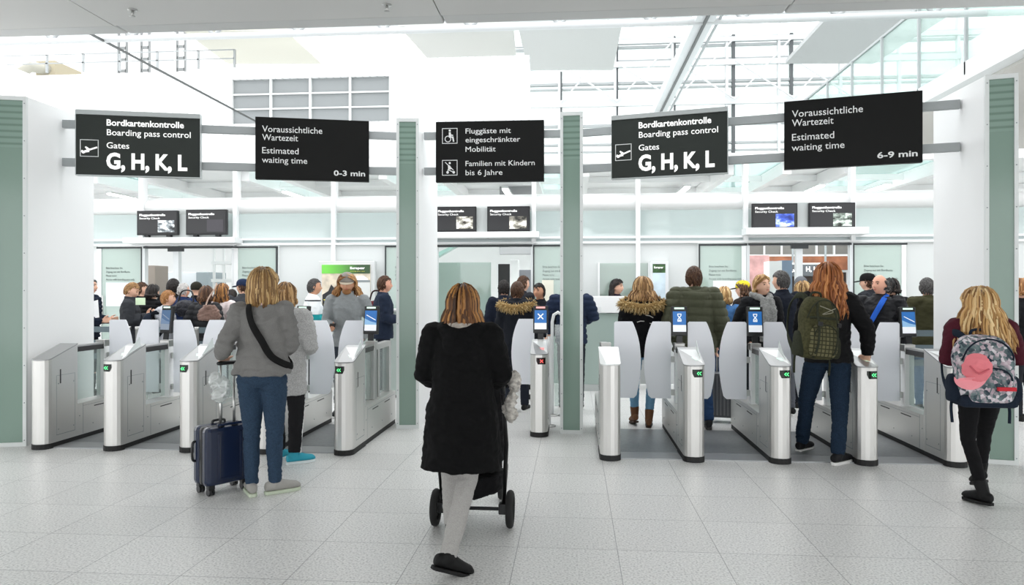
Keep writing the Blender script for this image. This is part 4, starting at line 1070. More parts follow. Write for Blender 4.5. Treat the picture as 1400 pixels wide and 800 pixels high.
        mb.tube([(O+F @ V(0, -.028, .05))*s, (an+V(0, -.008, .0))*s, (an+up*(.02+bt))*s], [.040*s, (.044 if bt else .040)*s, (.053 if bt else .038)*s], 12)
        me = remesh(mb, max(.006, vox*.7), 2)
        sh = link(me, 'boot' if bt else 'shoe', shoes.get('mat') or fabric(shoes['color'], .15, 90, 0, .6), t)
        mb = MB(); pts = []
        for y, rx in ((-.080, .016), (-.065, .031), (0, .034), (.08, .041), (.14, .043), (.178, .034), (.196, .016)): pts.append((rx, y))
        outl = [(x, y) for x, y in pts]+[(-x, y) for x, y in pts[::-1]]
        mb.prism(outl, 0, .026 if not bt else .022); mb.v = [tuple((O+F @ V(*v))*s) for v in mb.v]
        mb.build('sole', fabric(shoes['sole'], .1, 60, 0, .6), sh, bevel=.004)
        if 'lace' in shoes:
            mb = MB()
            for i in range(4):
                y = .045+i*.022; z = .100-i*.011
                mb.tube([(O+F @ V(-.022, y, z-.006))*s, (O+F @ V(0, y+.004, z))*s, (O+F @ V(.022, y, z-.006))*s], .0045*s, 5)
            mb.build('laces', fabric(shoes['lace'], 0, 60), sh)
    # ---- top
    th = top['thick']; hem = top['hem']; kd = top['kind']; mb = MB(); fl = top['flare']
    rw = []
    zs = [hem] + [z for z in (.60, .72, .84, .92, 1.0, 1.08, 1.2, 1.30, 1.38, 1.42, 1.45) if z > hem+.03]
    def prof(z):
        T_ = [(.4, .150, .115, -.01), (.84, .160, .112, -.01), (.92, .163, .115, -.012)]+rows[2:]
        for a, b in zip(T_, T_[1:]):
            if z <= b[0]: u = max(0, (z-a[0])/(b[0]-a[0])); return [lerp(a[i], b[i], u) for i in range(1, 4)]
        return T_[-1][1:]
    for z in zs:
        rx, ry, yo = prof(z); k = fl*max(0, (1.1-z)/.5)
        if kd in ('coat', 'boxy', 'puffer') and 1.0 <= z <= 1.2: rx = max(rx, .152); ry = max(ry, .105)
        rw.append((z, rx+k, ry+k*.8, yo))
    mb.rings(tor(rw, th*(1 if True else 0)), 20)
    for k in 'LR':
        sh, el, wr, *_ = arms[k]; a = th
        d = (wr-el).normalized(); cuff = wr-d*top.get('cuff', .0)
        mb.tube([(sh+V(0, 0, -.012))*s, lerp(sh, el, .45)*s, el*s, lerp(el, wr, .4)*s, cuff*s], [(.054+a)*s, (.05+a)*s, (.041+a*.9)*s, (.039+a*.8)*s, (.030+a*.6)*s], 14)
        mb.sphere((sh+V(0, 0, -.01))*s, (.055+a)*s, nu=14, nv=10)
    # collar / hood
    if top.get('collar', 1):
        ch = top.get('collar_h', .055)
        mb.tube([NB*s-Vector((0, 0, .03*s)), NB*s+Vector((0, 0, ch*.5*s)), (NB+V(0, .004, ch))*s], [.092*s, .078*s, .074*s], 16)
    if top.get('hood'):
        hw_ = top['hood']
        P = [V(-.115, .01, 1.435), V(-.10, -.07, 1.43), V(-.05, -.115, 1.405), V(0, -.13, 1.395), V(.05, -.115, 1.405), V(.10, -.07, 1.43), V(.115, .01, 1.435)]
        P = [p+V(sd(1.45), ln(1.42), 0) for p in P]
        mb.tube([p*s for p in spline(P, 3)], [.042*s*hw_]*19, 10, True)
        mb.sphere(V(sd(1.4), ln(1.38)-.12, 1.345)*s, .095*s*hw_, .045*s*hw_, .085*s*hw_, 14, 10)
    me = remesh(mb, vox*1.0, 4)
    sd_ = len(label)*.37
    if kd == 'puffer':
        band = top.get('band', .07)*s
        wrinkle(me, 0, 0, 0, lambda p: .016*s*(abs(math.sin(PI*p[2]/band+math.sin(p[0]*5)*.25))**.6-.6)+.004*mnoise.noise(Vector((p[0]*14, p[1]*14, p[2]*14))))
    else: wrinkle(me, top.get('wr', .007)*s, top.get('ws', 9), sd_)
    m = top.get('mat') or fabric(top['color'], top.get('bump', .3), top.get('scale', 150), top.get('var', .08), top.get('rough', .9))
    jk = link(me, top.get('name', 'jacket'), m, t)
    for tr in top.get('trims', ()): tr(t, jk, s)
    # ---- hair, hat, face
    if hair:
        hm, st, ln_ = hair['c'], hair['style'], hair.get('L', .02)
        q = {k: v for k, v in hair.items() if k not in ('c', 'style', 'L')}
        mbh, tone = hair_mesh(HC*s, HR, s, st, ln_, len(label)+h*10, **q)
        mbh.build('hair', HAIR[hm], t, True, tone=tone)
    if hat: hat(t, HC*s, HR, s)
    if face:
        e = MB(); br = MB()
        for q in (-1, 1):
            e.sphere(HC*s+HR @ (V(q*.031, .078, .012)*s), .0125*s, .008*s, .007*s, 10, 6, HR)
            br.tube([HC*s+HR @ (V(q*.016, .091, .032)*s), HC*s+HR @ (V(q*.032, .087, .037)*s), HC*s+HR @ (V(q*.048, .073, .032)*s)], [.004*s, .005*s, .003*s], 6)
        e.build('eyes', EYEM, t, True); br.build('eyebrows', BROWM if hair is None or hair['c'] not in ('blond', 'sandy') else mat('brow_sandy', '9a7850', .8), t, True)
        MB().sphere(HC*s+HR @ (V(0, .084, -.056)*s), .022*s, .008*s, .007*s, 12, 6, HR).build('lips', LIPM, t, True)
        if face == 'beard':
            b = MB()
            b.sphere(HC*s+HR @ (V(0, .055, -.085)*s), .055*s, .038*s, .040*s, 14, 10, HR)
            b.build('beard', HAIR[hair['c']] if hair else BROWM, t, True, tone=[.3]*len(b.v))
    J.update(HC=HC*s, HR=HR, s=s, arms=arms, NB=NB*s, t=t)
    t_info[t.name] = J
    return t, J
t_info = {}
def beanie(color, rib=True, tall=.0):
    def f(t, C, R, s):
        mb = MB(); rg = []
        for z, r in ((-.005, .99), (.03, 1.05), (.055, 1.06), (.09, .97), (.115, .74), (.133, .40), (.140+tall, .08)):
            rg.append((C+R @ (Vector((0, -.008-.1*max(0, .03-z), z))*s), R @ Vector((.083*r*s, 0, 0)), R @ Vector((0, .103*r*s, 0))))
        mb.rings(rg, 22).build('beanie', fabric(color, .5, 60), t, True)
    return f
def cap(color, brim=None, tall=0):
    def f(t, C, R, s):
        mb = MB(); rg = []
        for z, r in ((.02, 1.03), (.05, 1.05), (.085+tall, .98), (.115+tall, .74), (.130+tall, .38), (.134+tall, .05)):
            rg.append((C+R @ (Vector((0, -.004, z))*s), R @ Vector((.082*r*s, 0, 0)), R @ Vector((0, .102*r*s, 0))))
        o = mb.rings(rg, 22).build('cap', fabric(color, .3, 90), t, True)
        P = []
        for k in range(13):
            a = -1.25+2.5*k/12; P.append(((.083)*math.sin(a), .02+.085*math.cos(a)))
        for k in range(13):
            a = 1.1-2.2*k/12; P.append((.088*math.sin(a), .04+.15*math.cos(a)))
        q = MB().prism(P, .022, .028); q.v = [tuple(C+R @ (Vector((v[0], v[1], v[2]-.25*max(0, v[1]-.08)*.8))*s)) for v in q.v]
        q.build('brim', fabric(brim or color, .2, 90), o)
    return f
def ribbon(path, width, thick, n=6, closed=False, centre=(0, 0)):
    P = spline(path, n); mb = MB(); rg = []
    for i, p in enumerate(P):
        a, b = (P[(i-1) % len(P)], P[(i+1) % len(P)]) if closed else (P[max(0, i-1)], P[min(len(P)-1, i+1)])
        tn = (b-a).normalized(); o = Vector((p.x-centre[0], p.y-centre[1], max(0, p.z-1.3)*.8)).normalized()
        wd = tn.cross(o).normalized(); o = wd.cross(tn).normalized()
        rg.append((p, wd*width/2, o*thick))
    return mb.rings(rg, 8)
def crossbody(J, X, Y, rz, side, color, width, label, name='crossbody_bag', out=.025, bag=True, bagcol=None):
    s = J['s']; o = thing(name, label, 'bag', (X, Y, 0), rz)
    q = side; e = out
    P = [(-q*.075, .0, 1.475), (-q*.045, .105+e, 1.38), (.02*q, .125+e, 1.25), (.12*q, .105+e, 1.06), (.185*q+q*e, .02, .97), (.13*q, -.115-e, 1.05), (.05*q, -.130-e, 1.18), (-.02*q, -.128-e, 1.30), (-.06*q, -.085-e, 1.42), (-q*.075, .0, 1.475)]
    ribbon([Vector(p)*s for p in P], width, .005).build('strap', fabric(color, .2, 120), o, True)
    if bag: bx(-q*.06*s, q*.09*s, .15, .20, .86*s, 1.0*s).build('pouch', fabric(bagcol or color, .2, 90), o, bevel=.03)
    return o
def backpack(label, loc, rz, w_, h_, d_, m, m2, tilt=0, detail=True, straps=None, pm=None, name='backpack'):
    """built with its back panel at y=0, bulk towards -y, base at z=0"""
    o = thing(name, label, 'backpack', loc, rz); o.rotation_euler = (0, tilt, rz)
    def shell(w, h, d, y0, zb, mat_, nm, parent, rnd=.35):
        mb = MB(); rg = []
        for k in range(11):
            u = k/10; z = zb+h*u
            f = min(1, .80+.2*math.sin(PI*min(1, u*1.6+.05))) if u < .6 else (1-.9*((u-.6)/.4)**2.6*.55)
            fd = .75+.25*math.sin(PI*min(1, u*1.1+.12)); fd *= 1 if u < .8 else 1-.6*((u-.8)/.2)**2
            rg.append((w*f/2, d*fd, z))
        vs = []; n = 20; fs = []
        for hw, dd, z in rg:
            for j in range(n):
                a = 2*PI*j/n; ca, sa = math.cos(a), math.sin(a)
                x = hw*math.copysign(abs(ca)**.5, ca); y = -dd/2+dd/2*math.copysign(abs(sa)**.5, sa)
                vs.append((x, y0+y, z))
        for r in range(len(rg)-1):
            for j in range(n): fs.append((r*n+j, r*n+(j+1) % n, (r+1)*n+(j+1) % n, (r+1)*n+j))
        fs += [tuple(range(n))[::-1], tuple((len(rg)-1)*n+j for j in range(n))]
        return mb.add(vs, fs).build(nm, mat_, parent, True, sub=1)
    shell(w_, h_, d_, 0, 0, m, 'main_body', o)
    shell(w_*.74, h_*.52, d_*.35, -d_*.86, .03, pm or m, 'front_pocket', o)
    if detail:
        shell(w_*.30, h_*.40, d_*.6, 0, .02, m2, 'side_pocket', o).location = (w_*.45, -d_*.2, 0)
        shell(w_*.30, h_*.40, d_*.6, 0, .02, m2, 'side_pocket', o).location = (-w_*.45, -d_*.2, 0)
    # zip arcs
    P = [Vector((w_*.42*math.cos(PI*k/10), -d_*(.86 if 0 < k < 10 else .7), h_*(.60+.34*math.sin(PI*k/10)))) for k in range(11)]
    MB().tube(spline(P, 3), .006, 6).build('zip', m2, o, True)
    P = [Vector((w_*.30*math.cos(PI*k/10), -d_*1.18, h_*(.38+.17*math.sin(PI*k/10)))) for k in range(11)]
    MB().tube(spline(P, 3), .005, 6).build('zip', m2, o, True)
    MB().tube(spline([(-.05, -.01, h_*.97), (-.035, -.015, h_*1.05), (.035, -.015, h_*1.05), (.05, -.01, h_*.97)], 4), .010, 8).build('grab_handle', m2, o, True)
    for q in (-1, 1):
        if straps is None or straps: 
            ribbon([Vector(p) for p in ((q*w_*.22, -.01, h_*.93), (q*w_*.28, .05, h_*1.0), (q*w_*.31, .15, h_*.96), (q*w_*.36, .20, h_*.75), (q*w_*.42, .14, h_*.35), (q*w_*.42, .0, h_*.10))], .055, .008, centre=(0, .08)).build('shoulder_strap', m2, o, True)
            MB().tube(spline([(q*w_*.42, -.02, h_*.12), (q*w_*.48, -.05, -.02), (q*w_*.47, -.06, -.13)], 4), .010, 6).build('strap_end', m2, o, True)
    return o
A = lambda el, wr, d=None, th=None, curl=.5, sign=None: {k: v for k, v in dict(elbow=el, wrist=wr, dir=d, thumb=th, curl=curl, sign=sign).items() if v is not None}
FL = A((-.235, .0, 1.12), (-.10, .24, 1.10), (.3, .9, .1), (.2, 0, 1), .5); FR = A((.235, .0, 1.12), (.10, .24, 1.10), (-.3, .9, .1), (-.2, 0, 1), .5)
PHL = A((-.22, .03, 1.14), (-.06, .22, 1.22), (.2, .7, .4), (.3, 0, 1), .7); PHR = A((.22, .03, 1.14), (.06, .22, 1.22), (-.2, .7, .4), (-.3, 0, 1), .7)
PKL = A((-.27, -.09, 1.12), (-.19, .08, .93), (.3, .6, -.7), (0, .5, .5), .3); PKR = A((.27, -.09, 1.12), (.19, .08, .93), (-.3, .6, -.7), (0, .5, .5), .3)

# ---- foreground: woman in the grey sweater with the suitcase
VX = .0075
x, y = -2.345, 5.36
JEANS = fabric('2f4155', .25, 170, .25)
P1, J = person('woman in grey sweater and blue jeans holding the suitcase handle', x, y, 1.70, .06, top=dict(color='7b7a78', hem=.91, thick=.024, flare=.07, kind='boxy', name='sweater', scale=220, wr=.015, ws=6.5, collar_h=.05),
    bottom=dict(mat=JEANS, color='305c8c', slim=True, w=1.10), shoes=dict(color='a19f9a', sole='c3cdb8', lace='f2b8b8'), hair=dict(c='blond_bob', style='bob', L=.14, n=330, volume=1.5, width=.98, thick=.009, wave=.003),
    head=(-.05, 0), L=A((-.235, -.14, 1.13), (-.325, .03, 1.035), (-.1, .75, -.45), (.9, .3, .1), 1.15, 1), R=A((.20, .05, 1.12), (.09, .27, 1.08), (-.6, .7, .1), (0, 0, 1), .6),
    legs=dict(L=dict(ankle=(-.075, -.02, .085), knee=(-.085, .015, .485), toe=.5), R=dict(ankle=(.085, .03, .085), knee=(.085, .02, .485), toe=-.9)), vox=VX, bulk=1.06)
crossbody(J, x, y, .06, 1, '171717', .052, 'black crossbody strap over the back of the grey sweater', out=.036, bagcol='171717')
mb = MB().tube(spline([J['NB']+Vector(p) for p in ((-.07, .0, .03), (-.05, -.06, .02), (0, -.078, .018), (.05, -.06, .02), (.07, 0, .03))], 4), .022, 8)
mb.build('shirt_collar', fabric('e6c9cf', .2, 90), P1, True)
# suitcase
BLUE = mat('suitcase_blue', '16223c', .25, coat=.3, spec=.4)
t = thing('suitcase', 'dark blue hard shell suitcase with extended silver handle', 'suitcase', (-2.70, 5.44, 0), .95)
sw_, sh_, sd_ = .37, .445, .23
def rshell(x0, x1, y0, y1, z0, z1): return MB().box(x0, x1, y0, y1, z0, z1)
rshell(-sw_/2, sw_/2, -sd_/2, -.018, .07, .07+sh_).build('front_shell', BLUE, t, bevel=.035)
rshell(-sw_/2, sw_/2, .018, sd_/2, .07, .07+sh_).build('rear_shell', BLUE, t, bevel=.035)
rshell(-sw_/2+.008, sw_/2-.008, -.03, .03, .075, .065+sh_).build('zip_band', BLACK, t, bevel=.02)
mb = MB()
for q in (-.09, .09): mb.box(q-.012, q+.012, -sd_/2-.006, -sd_/2+.004, .12, .02+sh_)
for z in (.12, .53): mb.box(-.10, .10, -sd_/2-.006, -sd_/2+.004, z-.01, z+.01)
mb.build('shell_ribs', BLUE, t, bevel=.004)
for q in (-.055, .055):
    MB().tube([(q, -.075, .07+sh_), (q, -.075, .80)], .011, 10).build('handle_tube', STEEL2, t, True)
    MB().tube([(q, -.075, .80), (q, -.075, .985)], .0085, 10).build('inner_tube', STEEL2, t, True)
    bx(q-.022, q+.022, -.1, -.05, .06+sh_, .085+sh_).build('handle_socket', BLACK, t, bevel=.005)
MB().tube([(-.07, -.075, .99), (.07, -.075, .99)], .016, 10, True).build('grip', BLACK, t, True)
MB().tube(spline([(-.05, .06, .07+sh_), (-.04, .06, .092+sh_), (.04, .06, .092+sh_), (.05, .06, .07+sh_)], 4), .01, 8).build('top_handle', BLACK, t, True)
MB().tube(spline([(-sw_/2, .06, .25), (-sw_/2-.022, .06, .27), (-sw_/2-.022, .06, .38), (-sw_/2, .06, .40)], 4), .01, 8).build('side_handle', BLACK, t, True)
for a, b in ((-1, -1), (1, -1), (-1, 1), (1, 1)):
    wv = MB(); cx, cy = a*(sw_/2-.05), b*(sd_/2-.04)
    wv.rings([((cx-.022, cy, .028), (0, .028, 0), (0, 0, .028)), ((cx-.006, cy, .028), (0, .028, 0), (0, 0, .028))], 16)
    wv.rings([((cx+.006, cy, .028), (0, .028, 0), (0, 0, .028)), ((cx+.022, cy, .028), (0, .028, 0), (0, 0, .028))], 16)
    o = wv.build('wheel', BLACK, t); bx(cx-.026, cx+.026, cy-.024, cy+.024, .045, .082).build('wheel_fork', BLACK, o, bevel=.006)
o = MB(); o.sphere((-.03, .0, .0), .05, .035, .07, 12, 10); o.sphere((.03, .01, -.05), .05, .04, .09, 12, 10); o.sphere((0, -.01, -.11), .06, .03, .05, 12, 10)
me = remesh(o, .008, 4); wrinkle(me, .012, 22, 3); bo = link(me, 'clear_bag', glass('clear_plastic', 'e6e7e6', .45, .1, .15), None); bo.location = (-2.655, 5.30, .86); bo.parent = None
tag(bo, 'crumpled clear plastic bag hanging from the hand on the suitcase handle', 'plastic bag')

# ---- woman in the light grey coat
x, y = -2.57, 6.36
P2, J = person('woman in light grey coat, black track pants and turquoise trainers', x, y, 1.60, .1, top=dict(color='b3b3b2', hem=.655, thick=.032, flare=.012, kind='coat', name='coat', scale=120, var=.2, hood=1.0, wr=.009),
    bottom=dict(color='1d1d1f', w=1.12, stripe=True, cuff=.02, smooth=True), shoes=dict(color='3aa3b8', sole='e9f2f2', lace='c23a4a'), hair=dict(c='sandy', style='long', L=.06, n=150, volume=1.1, wave=.004),
    L=FL, R=A((.255, -.04, 1.10), (.16, .20, 1.06), (-.5, .8, .1), (0, 0, 1), .6), legs=dict(L=dict(ankle=(-.09, .10, .085), knee=(-.1, .06, .48), toe=-.3), R=dict(toe=-1.0, ankle=(.10, -.05, .085))), vox=VX)
rnd = random.Random(4); mb = MB(); tone = []
for k in range(46):
    a = rnd.uniform(-.022, .022); b = rnd.uniform(-.01, .01)
    H = J['HC']; mb.tube(spline([H+Vector((a*.5, -.10, .05)), H+Vector((a, -.135+b, .01)), H+Vector((a*1.5, -.13+b, -.09)), H+Vector((a*.7, -.11+b, -.17-rnd.random()*.04))], 3), [.008]*9+[.003], 5); tone += [rnd.random()]*(len(mb.v)-len(tone))
mb.build('ponytail', HAIR['sandy'], P2, True, tone=tone)

# ---- woman in the black coat pushing the stroller
x, y = -.655, 4.27
P3, J = person('woman in black knee-length coat and grey trousers pushing the stroller', x, y, 1.565, 0, bulk=1.06, sw=.178, lean=.02, top=dict(color='060607', hem=.55, thick=.036, flare=.055, kind='coat', name='coat', scale=90, hood=1.15, wr=.008, bump=.15),
    bottom=dict(color='a5a3a0', w=.98, smooth=True), shoes=dict(color='141414', sole='1c1c1c', boot=.015), hair=dict(c='ombre', style='long', L=.17, n=240, volume=1.3, width=1.12, thick=.010, wave=.008),
    L=A((-.248, .05, 1.13), (-.19, .26, 1.06), (.1, .9, -.1), (.9, .1, .2), 1.1, 1), R=A((.248, .05, 1.13), (.19, .26, 1.06), (-.1, .9, -.1), (-.9, .1, .2), 1.1, -1),
    legs=dict(L=dict(hip=(-.08, .02, .90), knee=(-.10, .17, .50), ankle=(-.10, .20, .12), toe=.05, pitch=.1), R=dict(hip=(.07, -.01, .90), knee=(.045, -.06, .49), ankle=(-.02, -.41, .12), toe=-.95, pitch=-.38)), vox=VX)
mb = MB().tube(spline([J['NB']+Vector(p) for p in ((-.085, .0, .02), (-.06, -.075, .02), (0, -.10, .02), (.06, -.075, .02), (.085, 0, .02))], 4), .026, 8)
mb.build('grey_scarf', fabric('a29b92', .4, 60, .2), P3, True)
# stroller
t = thing('stroller', 'black three-seat-tube pushchair pushed by the woman in the black coat', 'stroller', (-.655, 4.74, 0), 0)
t['label'] = 'black pushchair with large dark wheels in front of the woman in the black coat'
TY = mat('tyre', '131313', .8)
for q in (-1, 1):
    o = MB(); c = Vector((q*.245, 0, .122))
    P = [c+Vector((0, .098*math.cos(2*PI*k/24), .098*math.sin(2*PI*k/24))) for k in range(25)]
    o.tube(P, .024, 10).build('rear_wheel', TY, t, True)
    hb = MB().rings([(c-Vector((.012, 0, 0)), (0, .03, 0), (0, 0, .03)), (c+Vector((.012, 0, 0)), (0, .03, 0), (0, 0, .03))], 14)
    for k in range(6): hb.tube([c, c+Vector((0, .09*math.cos(k*PI/3), .09*math.sin(k*PI/3)))], .007, 6)
    hb.build('hub', BLACK, t)
    MB().tube([(q*.20, .02, .13), (q*.225, -.05, .55), (q*.215, -.20, .90)], .014, 10).build('frame_tube', mat('stroller_frame', '1a1a1b', .35, .5), t, True)
    MB().tube([(q*.20, .02, .14), (q*.18, .45, .30), (q*.12, .62, .12)], .013, 10).build('front_tube', mat('stroller_frame', '1a1a1b', .35, .5), t, True)
    c = Vector((q*.12, .64, .08)); P = [c+Vector((0, .062*math.cos(2*PI*k/18), .062*math.sin(2*PI*k/18))) for k in range(19)]
    MB().tube(P, .018, 8).build('front_wheel', TY, t, True)
    bx(q*.20-.03, q*.20+.03, -.03, .04, .09, .16).build('axle_block', BLACK, t, bevel=.008)
MB().tube([(-.235, 0, .122), (.235, 0, .122)], .012, 8).build('rear_axle', BLACK, t)
MB().tube(spline([(-.215, -.20, .90), (-.21, -.235, .985), (-.15, -.25, 1.0), (.15, -.25, 1.0), (.21, -.235, .985), (.215, -.20, .90)], 4), .017, 10).build('push_handle', BLACK, t, True)
FB = fabric('101012', .3, 60)
mb = MB(); 
for z, w2, d2, yc in ((.34, .17, .18, .16), (.42, .20, .22, .15), (.62, .205, .21, .13), (.85, .20, .16, .06), (1.0, .18, .13, .05), (1.06, .10, .08, .06)): mb.rings([], 4) if False else None
rg = [((0, yc, z), (w2, 0, 0), (0, d2, 0)) for z, w2, d2, yc in ((.34, .15, .16, .16), (.42, .195, .22, .15), (.62, .205, .21, .13), (.82, .20, .17, .08), (.95, .18, .14, .07), (1.02, .10, .08, .08))]
me = remesh(MB().rings(rg, 20), .012, 4); wrinkle(me, .010, 9, 2); link(me, 'seat_body', FB, t)
me = remesh(MB().rings([((0, .18, z), (w2, 0, 0), (0, d2, 0)) for z, w2, d2 in ((.17, .13, .16), (.22, .18, .22), (.32, .20, .24))], 18), .012, 3); wrinkle(me, .01, 10, 5); link(me, 'shopping_basket', FB, t)
rg = [((0, .12+.06*k, 1.0-.01*k*k), (.19, 0, 0), (0, .0, .12)) for k in range(1)]
P = [Vector((0, .06+.26*math.sin(a), .86+.24*math.cos(a))) for a in [k*PI/2/6-.3 for k in range(8)]]
hd = MB().rings([(p, (.20, 0, 0), (0, .02, .02)) for p in P], 12); hd.build('canopy', FB, t, True)
me = remesh(MB().tube(spline([(.03, -.03, .04), (.05, 0, 0), (.045, .02, -.08), (.02, .0, -.17), (.05, .01, -.25)], 4), [.02+.025*abs(math.sin(k*.35+.5)) for k in range(17)], 10), .008, 3); wrinkle(me, .015, 18, 4)
o = link(me, 'muslin_cloth', fabric('b9b5ae', .4, 40, .35), None); o.location = (-.655+.235, 4.56, .98); tag(o, 'crumpled grey cloth hung over the right end of the pushchair handle', 'cloth')

# ---- red-haired woman with the green backpack
x, y = 2.30, 6.84
P4, J = person('red-haired woman in black jacket and jeans resting a hand on a gate', x, y, 1.775, 0, top=dict(color='101012', hem=.86, thick=.030, flare=.02, kind='boxy', name='jacket', wr=.008, rough=.8),
    bottom=dict(color='1d2d3f', w=1.06, var=.3), shoes=dict(color='1a1a1c', sole='e6e6e4', lace='3a3a3a'), hair=dict(c='red', style='long', L=.33, n=300, volume=1.6, width=1.22, thick=.0095, wave=.028),
    head=(-.1, 0), L=FL, R=A((.30, -.07, 1.14), (.315, -.035, .925), (-.05, .25, -.35), (-.7, .6, 0), .35, -1),
    legs=dict(L=dict(hip=(-.088, .03, .90), knee=(-.12, .20, .50), ankle=(-.115, .36, .085), toe=-.75), R=dict(hip=(.088, -.0, .90), knee=(.085, -.03, .485), ankle=(.035, -.13, .085), toe=-.85)), vox=VX)
OL = fabric('47462f', .45, 45, .25); OL2 = fabric('33362a', .4, 60, .1)
def plaid():
    m = fabric('5c5a40', .3, 50); nt = m.node_tree; b = nt.nodes['Principled BSDF']; tc = nt.nodes.new('ShaderNodeTexCoord'); br = nt.nodes.new('ShaderNodeTexBrick'); br.offset = 0
    br.inputs['Scale'].default_value = 1; br.inputs['Brick Width'].default_value = .035; br.inputs['Row Height'].default_value = .035; br.inputs['Mortar Size'].default_value = .005
    mp = nt.nodes.new('ShaderNodeMapping'); mp.inputs['Rotation'].default_value = (PI/2, 0, 0); nt.links.new(tc.outputs['Object'], mp.inputs[0]); nt.links.new(mp.outputs[0], br.inputs[0])
    br.inputs['Color1'].default_value = lin('5d5c43'); br.inputs['Color2'].default_value = lin('6e6a4c'); br.inputs['Mortar'].default_value = lin('3b3a2a'); nt.links.new(br.outputs[0], b.inputs['Base Color']); return m
bp = backpack('olive green backpack on the back of the red-haired woman', (x-.215, y-.15, .935), .22, .35, .56, .20, OL, OL2, tilt=.10, pm=plaid())

for q in (-.085, .085):
    ribbon([Vector(p) for p in ((q*.8, -.165, .50), (q, -.212, .40), (q, -.262, .28), (q, -.262, .12), (q, -.20, .02))], .022, .004, centre=(0, .2)).build('webbing_strap', OL2, bp, True)
    bx(q-.016, q+.016, -.285, -.262, .30, .335).build('buckle', BLACK, bp, bevel=.004)
ribbon([Vector(p) for p in ((-.15, -.12, .36), (-.09, -.215, .37), (0, -.225, .37), (.09, -.215, .37), (.15, -.12, .36))], .022, .004, centre=(0, .2)).build('webbing_strap', OL2, bp, True)
MB().tube(spline([(-.07, -.215, .47), (.05, -.225, .43), (-.05, -.23, .40), (.07, -.222, .46)], 5), .004, 6).build('elastic_cord', mat('cord_pale', '8d8a78', .6), bp, True)
# ---- girl with the floral backpack
x, y = 2.99, 5.66
P5, J = person('girl with long blond hair, maroon top, black leggings and black boots', x, y, 1.55, -.05, top=dict(color='4a1a26', hem=.88, thick=.034, flare=.01, kind='boxy', name='top', wr=.008), sw=.185,
    bottom=dict(color='121214', slim=True, w=.92, smooth=True), shoes=dict(color='141415', sole='1b1b1b', boot=.075, lace='1f1f1f'), hair=dict(c='blond', style='long', L=.36, n=360, volume=2.0, width=1.75, thick=.010, wave=.022),
    L=A((-.255, -.03, 1.12), (-.13, .17, 1.16), None, None, .6), R=A((.265, -.03, 1.13), (.13, .17, 1.16), None, None, .6),
    legs=dict(L=dict(hip=(-.085, 0, .90), knee=(-.10, -.01, .48), ankle=(-.06, -.17, .10), toe=.35, pitch=-.06), R=dict(hip=(.085, 0, .90), knee=(.105, .17, .50), ankle=(.10, .22, .17), toe=-.1, pitch=-.35)), vox=VX)
def floral():
    m = fabric('8b9097', .2, 60); nt = m.node_tree; b = nt.nodes['Principled BSDF']; tc = nt.nodes.new('ShaderNodeTexCoord'); v = nt.nodes.new('ShaderNodeTexVoronoi'); v.inputs['Scale'].default_value = 42
    n = nt.nodes.new('ShaderNodeTexNoise'); n.inputs['Scale'].default_value = 16; mx = nt.nodes.new('ShaderNodeMixRGB'); mx.inputs[0].default_value = .55
    cr = nt.nodes.new('ShaderNodeValToRGB'); e = cr.color_ramp.elements; e[0].position = .2; e[0].color = lin('23303f'); e[1].position = .8; e[1].color = lin('e3e4e6'); q = e.new(.45); q.color = lin('6d7f80'); q = e.new(.6); q.color = lin('b6a3ac')
    sp = nt.nodes.new('ShaderNodeSeparateColor')
    nt.links.new(tc.outputs['Object'], v.inputs['Vector']); nt.links.new(tc.outputs['Object'], n.inputs['Vector']); nt.links.new(v.outputs['Color'], sp.inputs[0]); nt.links.new(sp.outputs[0], mx.inputs[1]); nt.links.new(n.outputs[0], mx.inputs[2]); nt.links.new(mx.outputs[0], cr.inputs[0]); nt.links.new(cr.outputs[0], b.inputs['Base Color']); return m
NV = fabric('1b2431', .3, 60)
FLR = floral()
bp = backpack('navy backpack with floral front panel on the blond girl', (x-.11, y-.155, .735), -.05, .40, .50, .20, FLR, NV, pm=FLR)
bx(-.185, .185, -.212, -.004, -.005, .085).build('base_panel', NV, bp, bevel=.03, label='plain navy base')
bx(.01, .125, -.279, -.258, .125, .15).build('red_band', fabric('c7353f', .2, 60), bp)
mb = MB().sphere((0, 0, 0), .088, .05, .085, 20, 14)
t = thing('pink_cap', 'pink baseball cap hung on the floral backpack', 'cap', (x-.27, y-.435, .985), -.05)
me = remesh(MB().sphere((.02, .01, .03), .095, .055, .10, 20, 14), .007, 3); wrinkle(me, .008, 13, 1); link(me, 'crown', fabric('e58189', .2, 60), t)
P = [(.105*math.cos(a), .0, -.085*math.sin(a)) for a in [k*PI/14 for k in range(15)]]+[(-.085*math.cos(a), 0, -.02+.02*math.sin(a)) for a in [k*PI/8 for k in range(9)]]
q = MB().extr(P, (0, .006, 0)); q.v = [(v[0]-.025+v[2]*.2, v[1]-.035+abs(v[0])*.25, v[2]-.03) for v in q.v]; q.build('brim', fabric('ee98a0', .2, 60), t)
MB().tube(spline([(-.05, -.045, .05), (.0, -.062, .0), (.07, -.05, .03)], 4), .006, 8).build('cap_seam', fabric('c9626c', .2, 60), t, True)

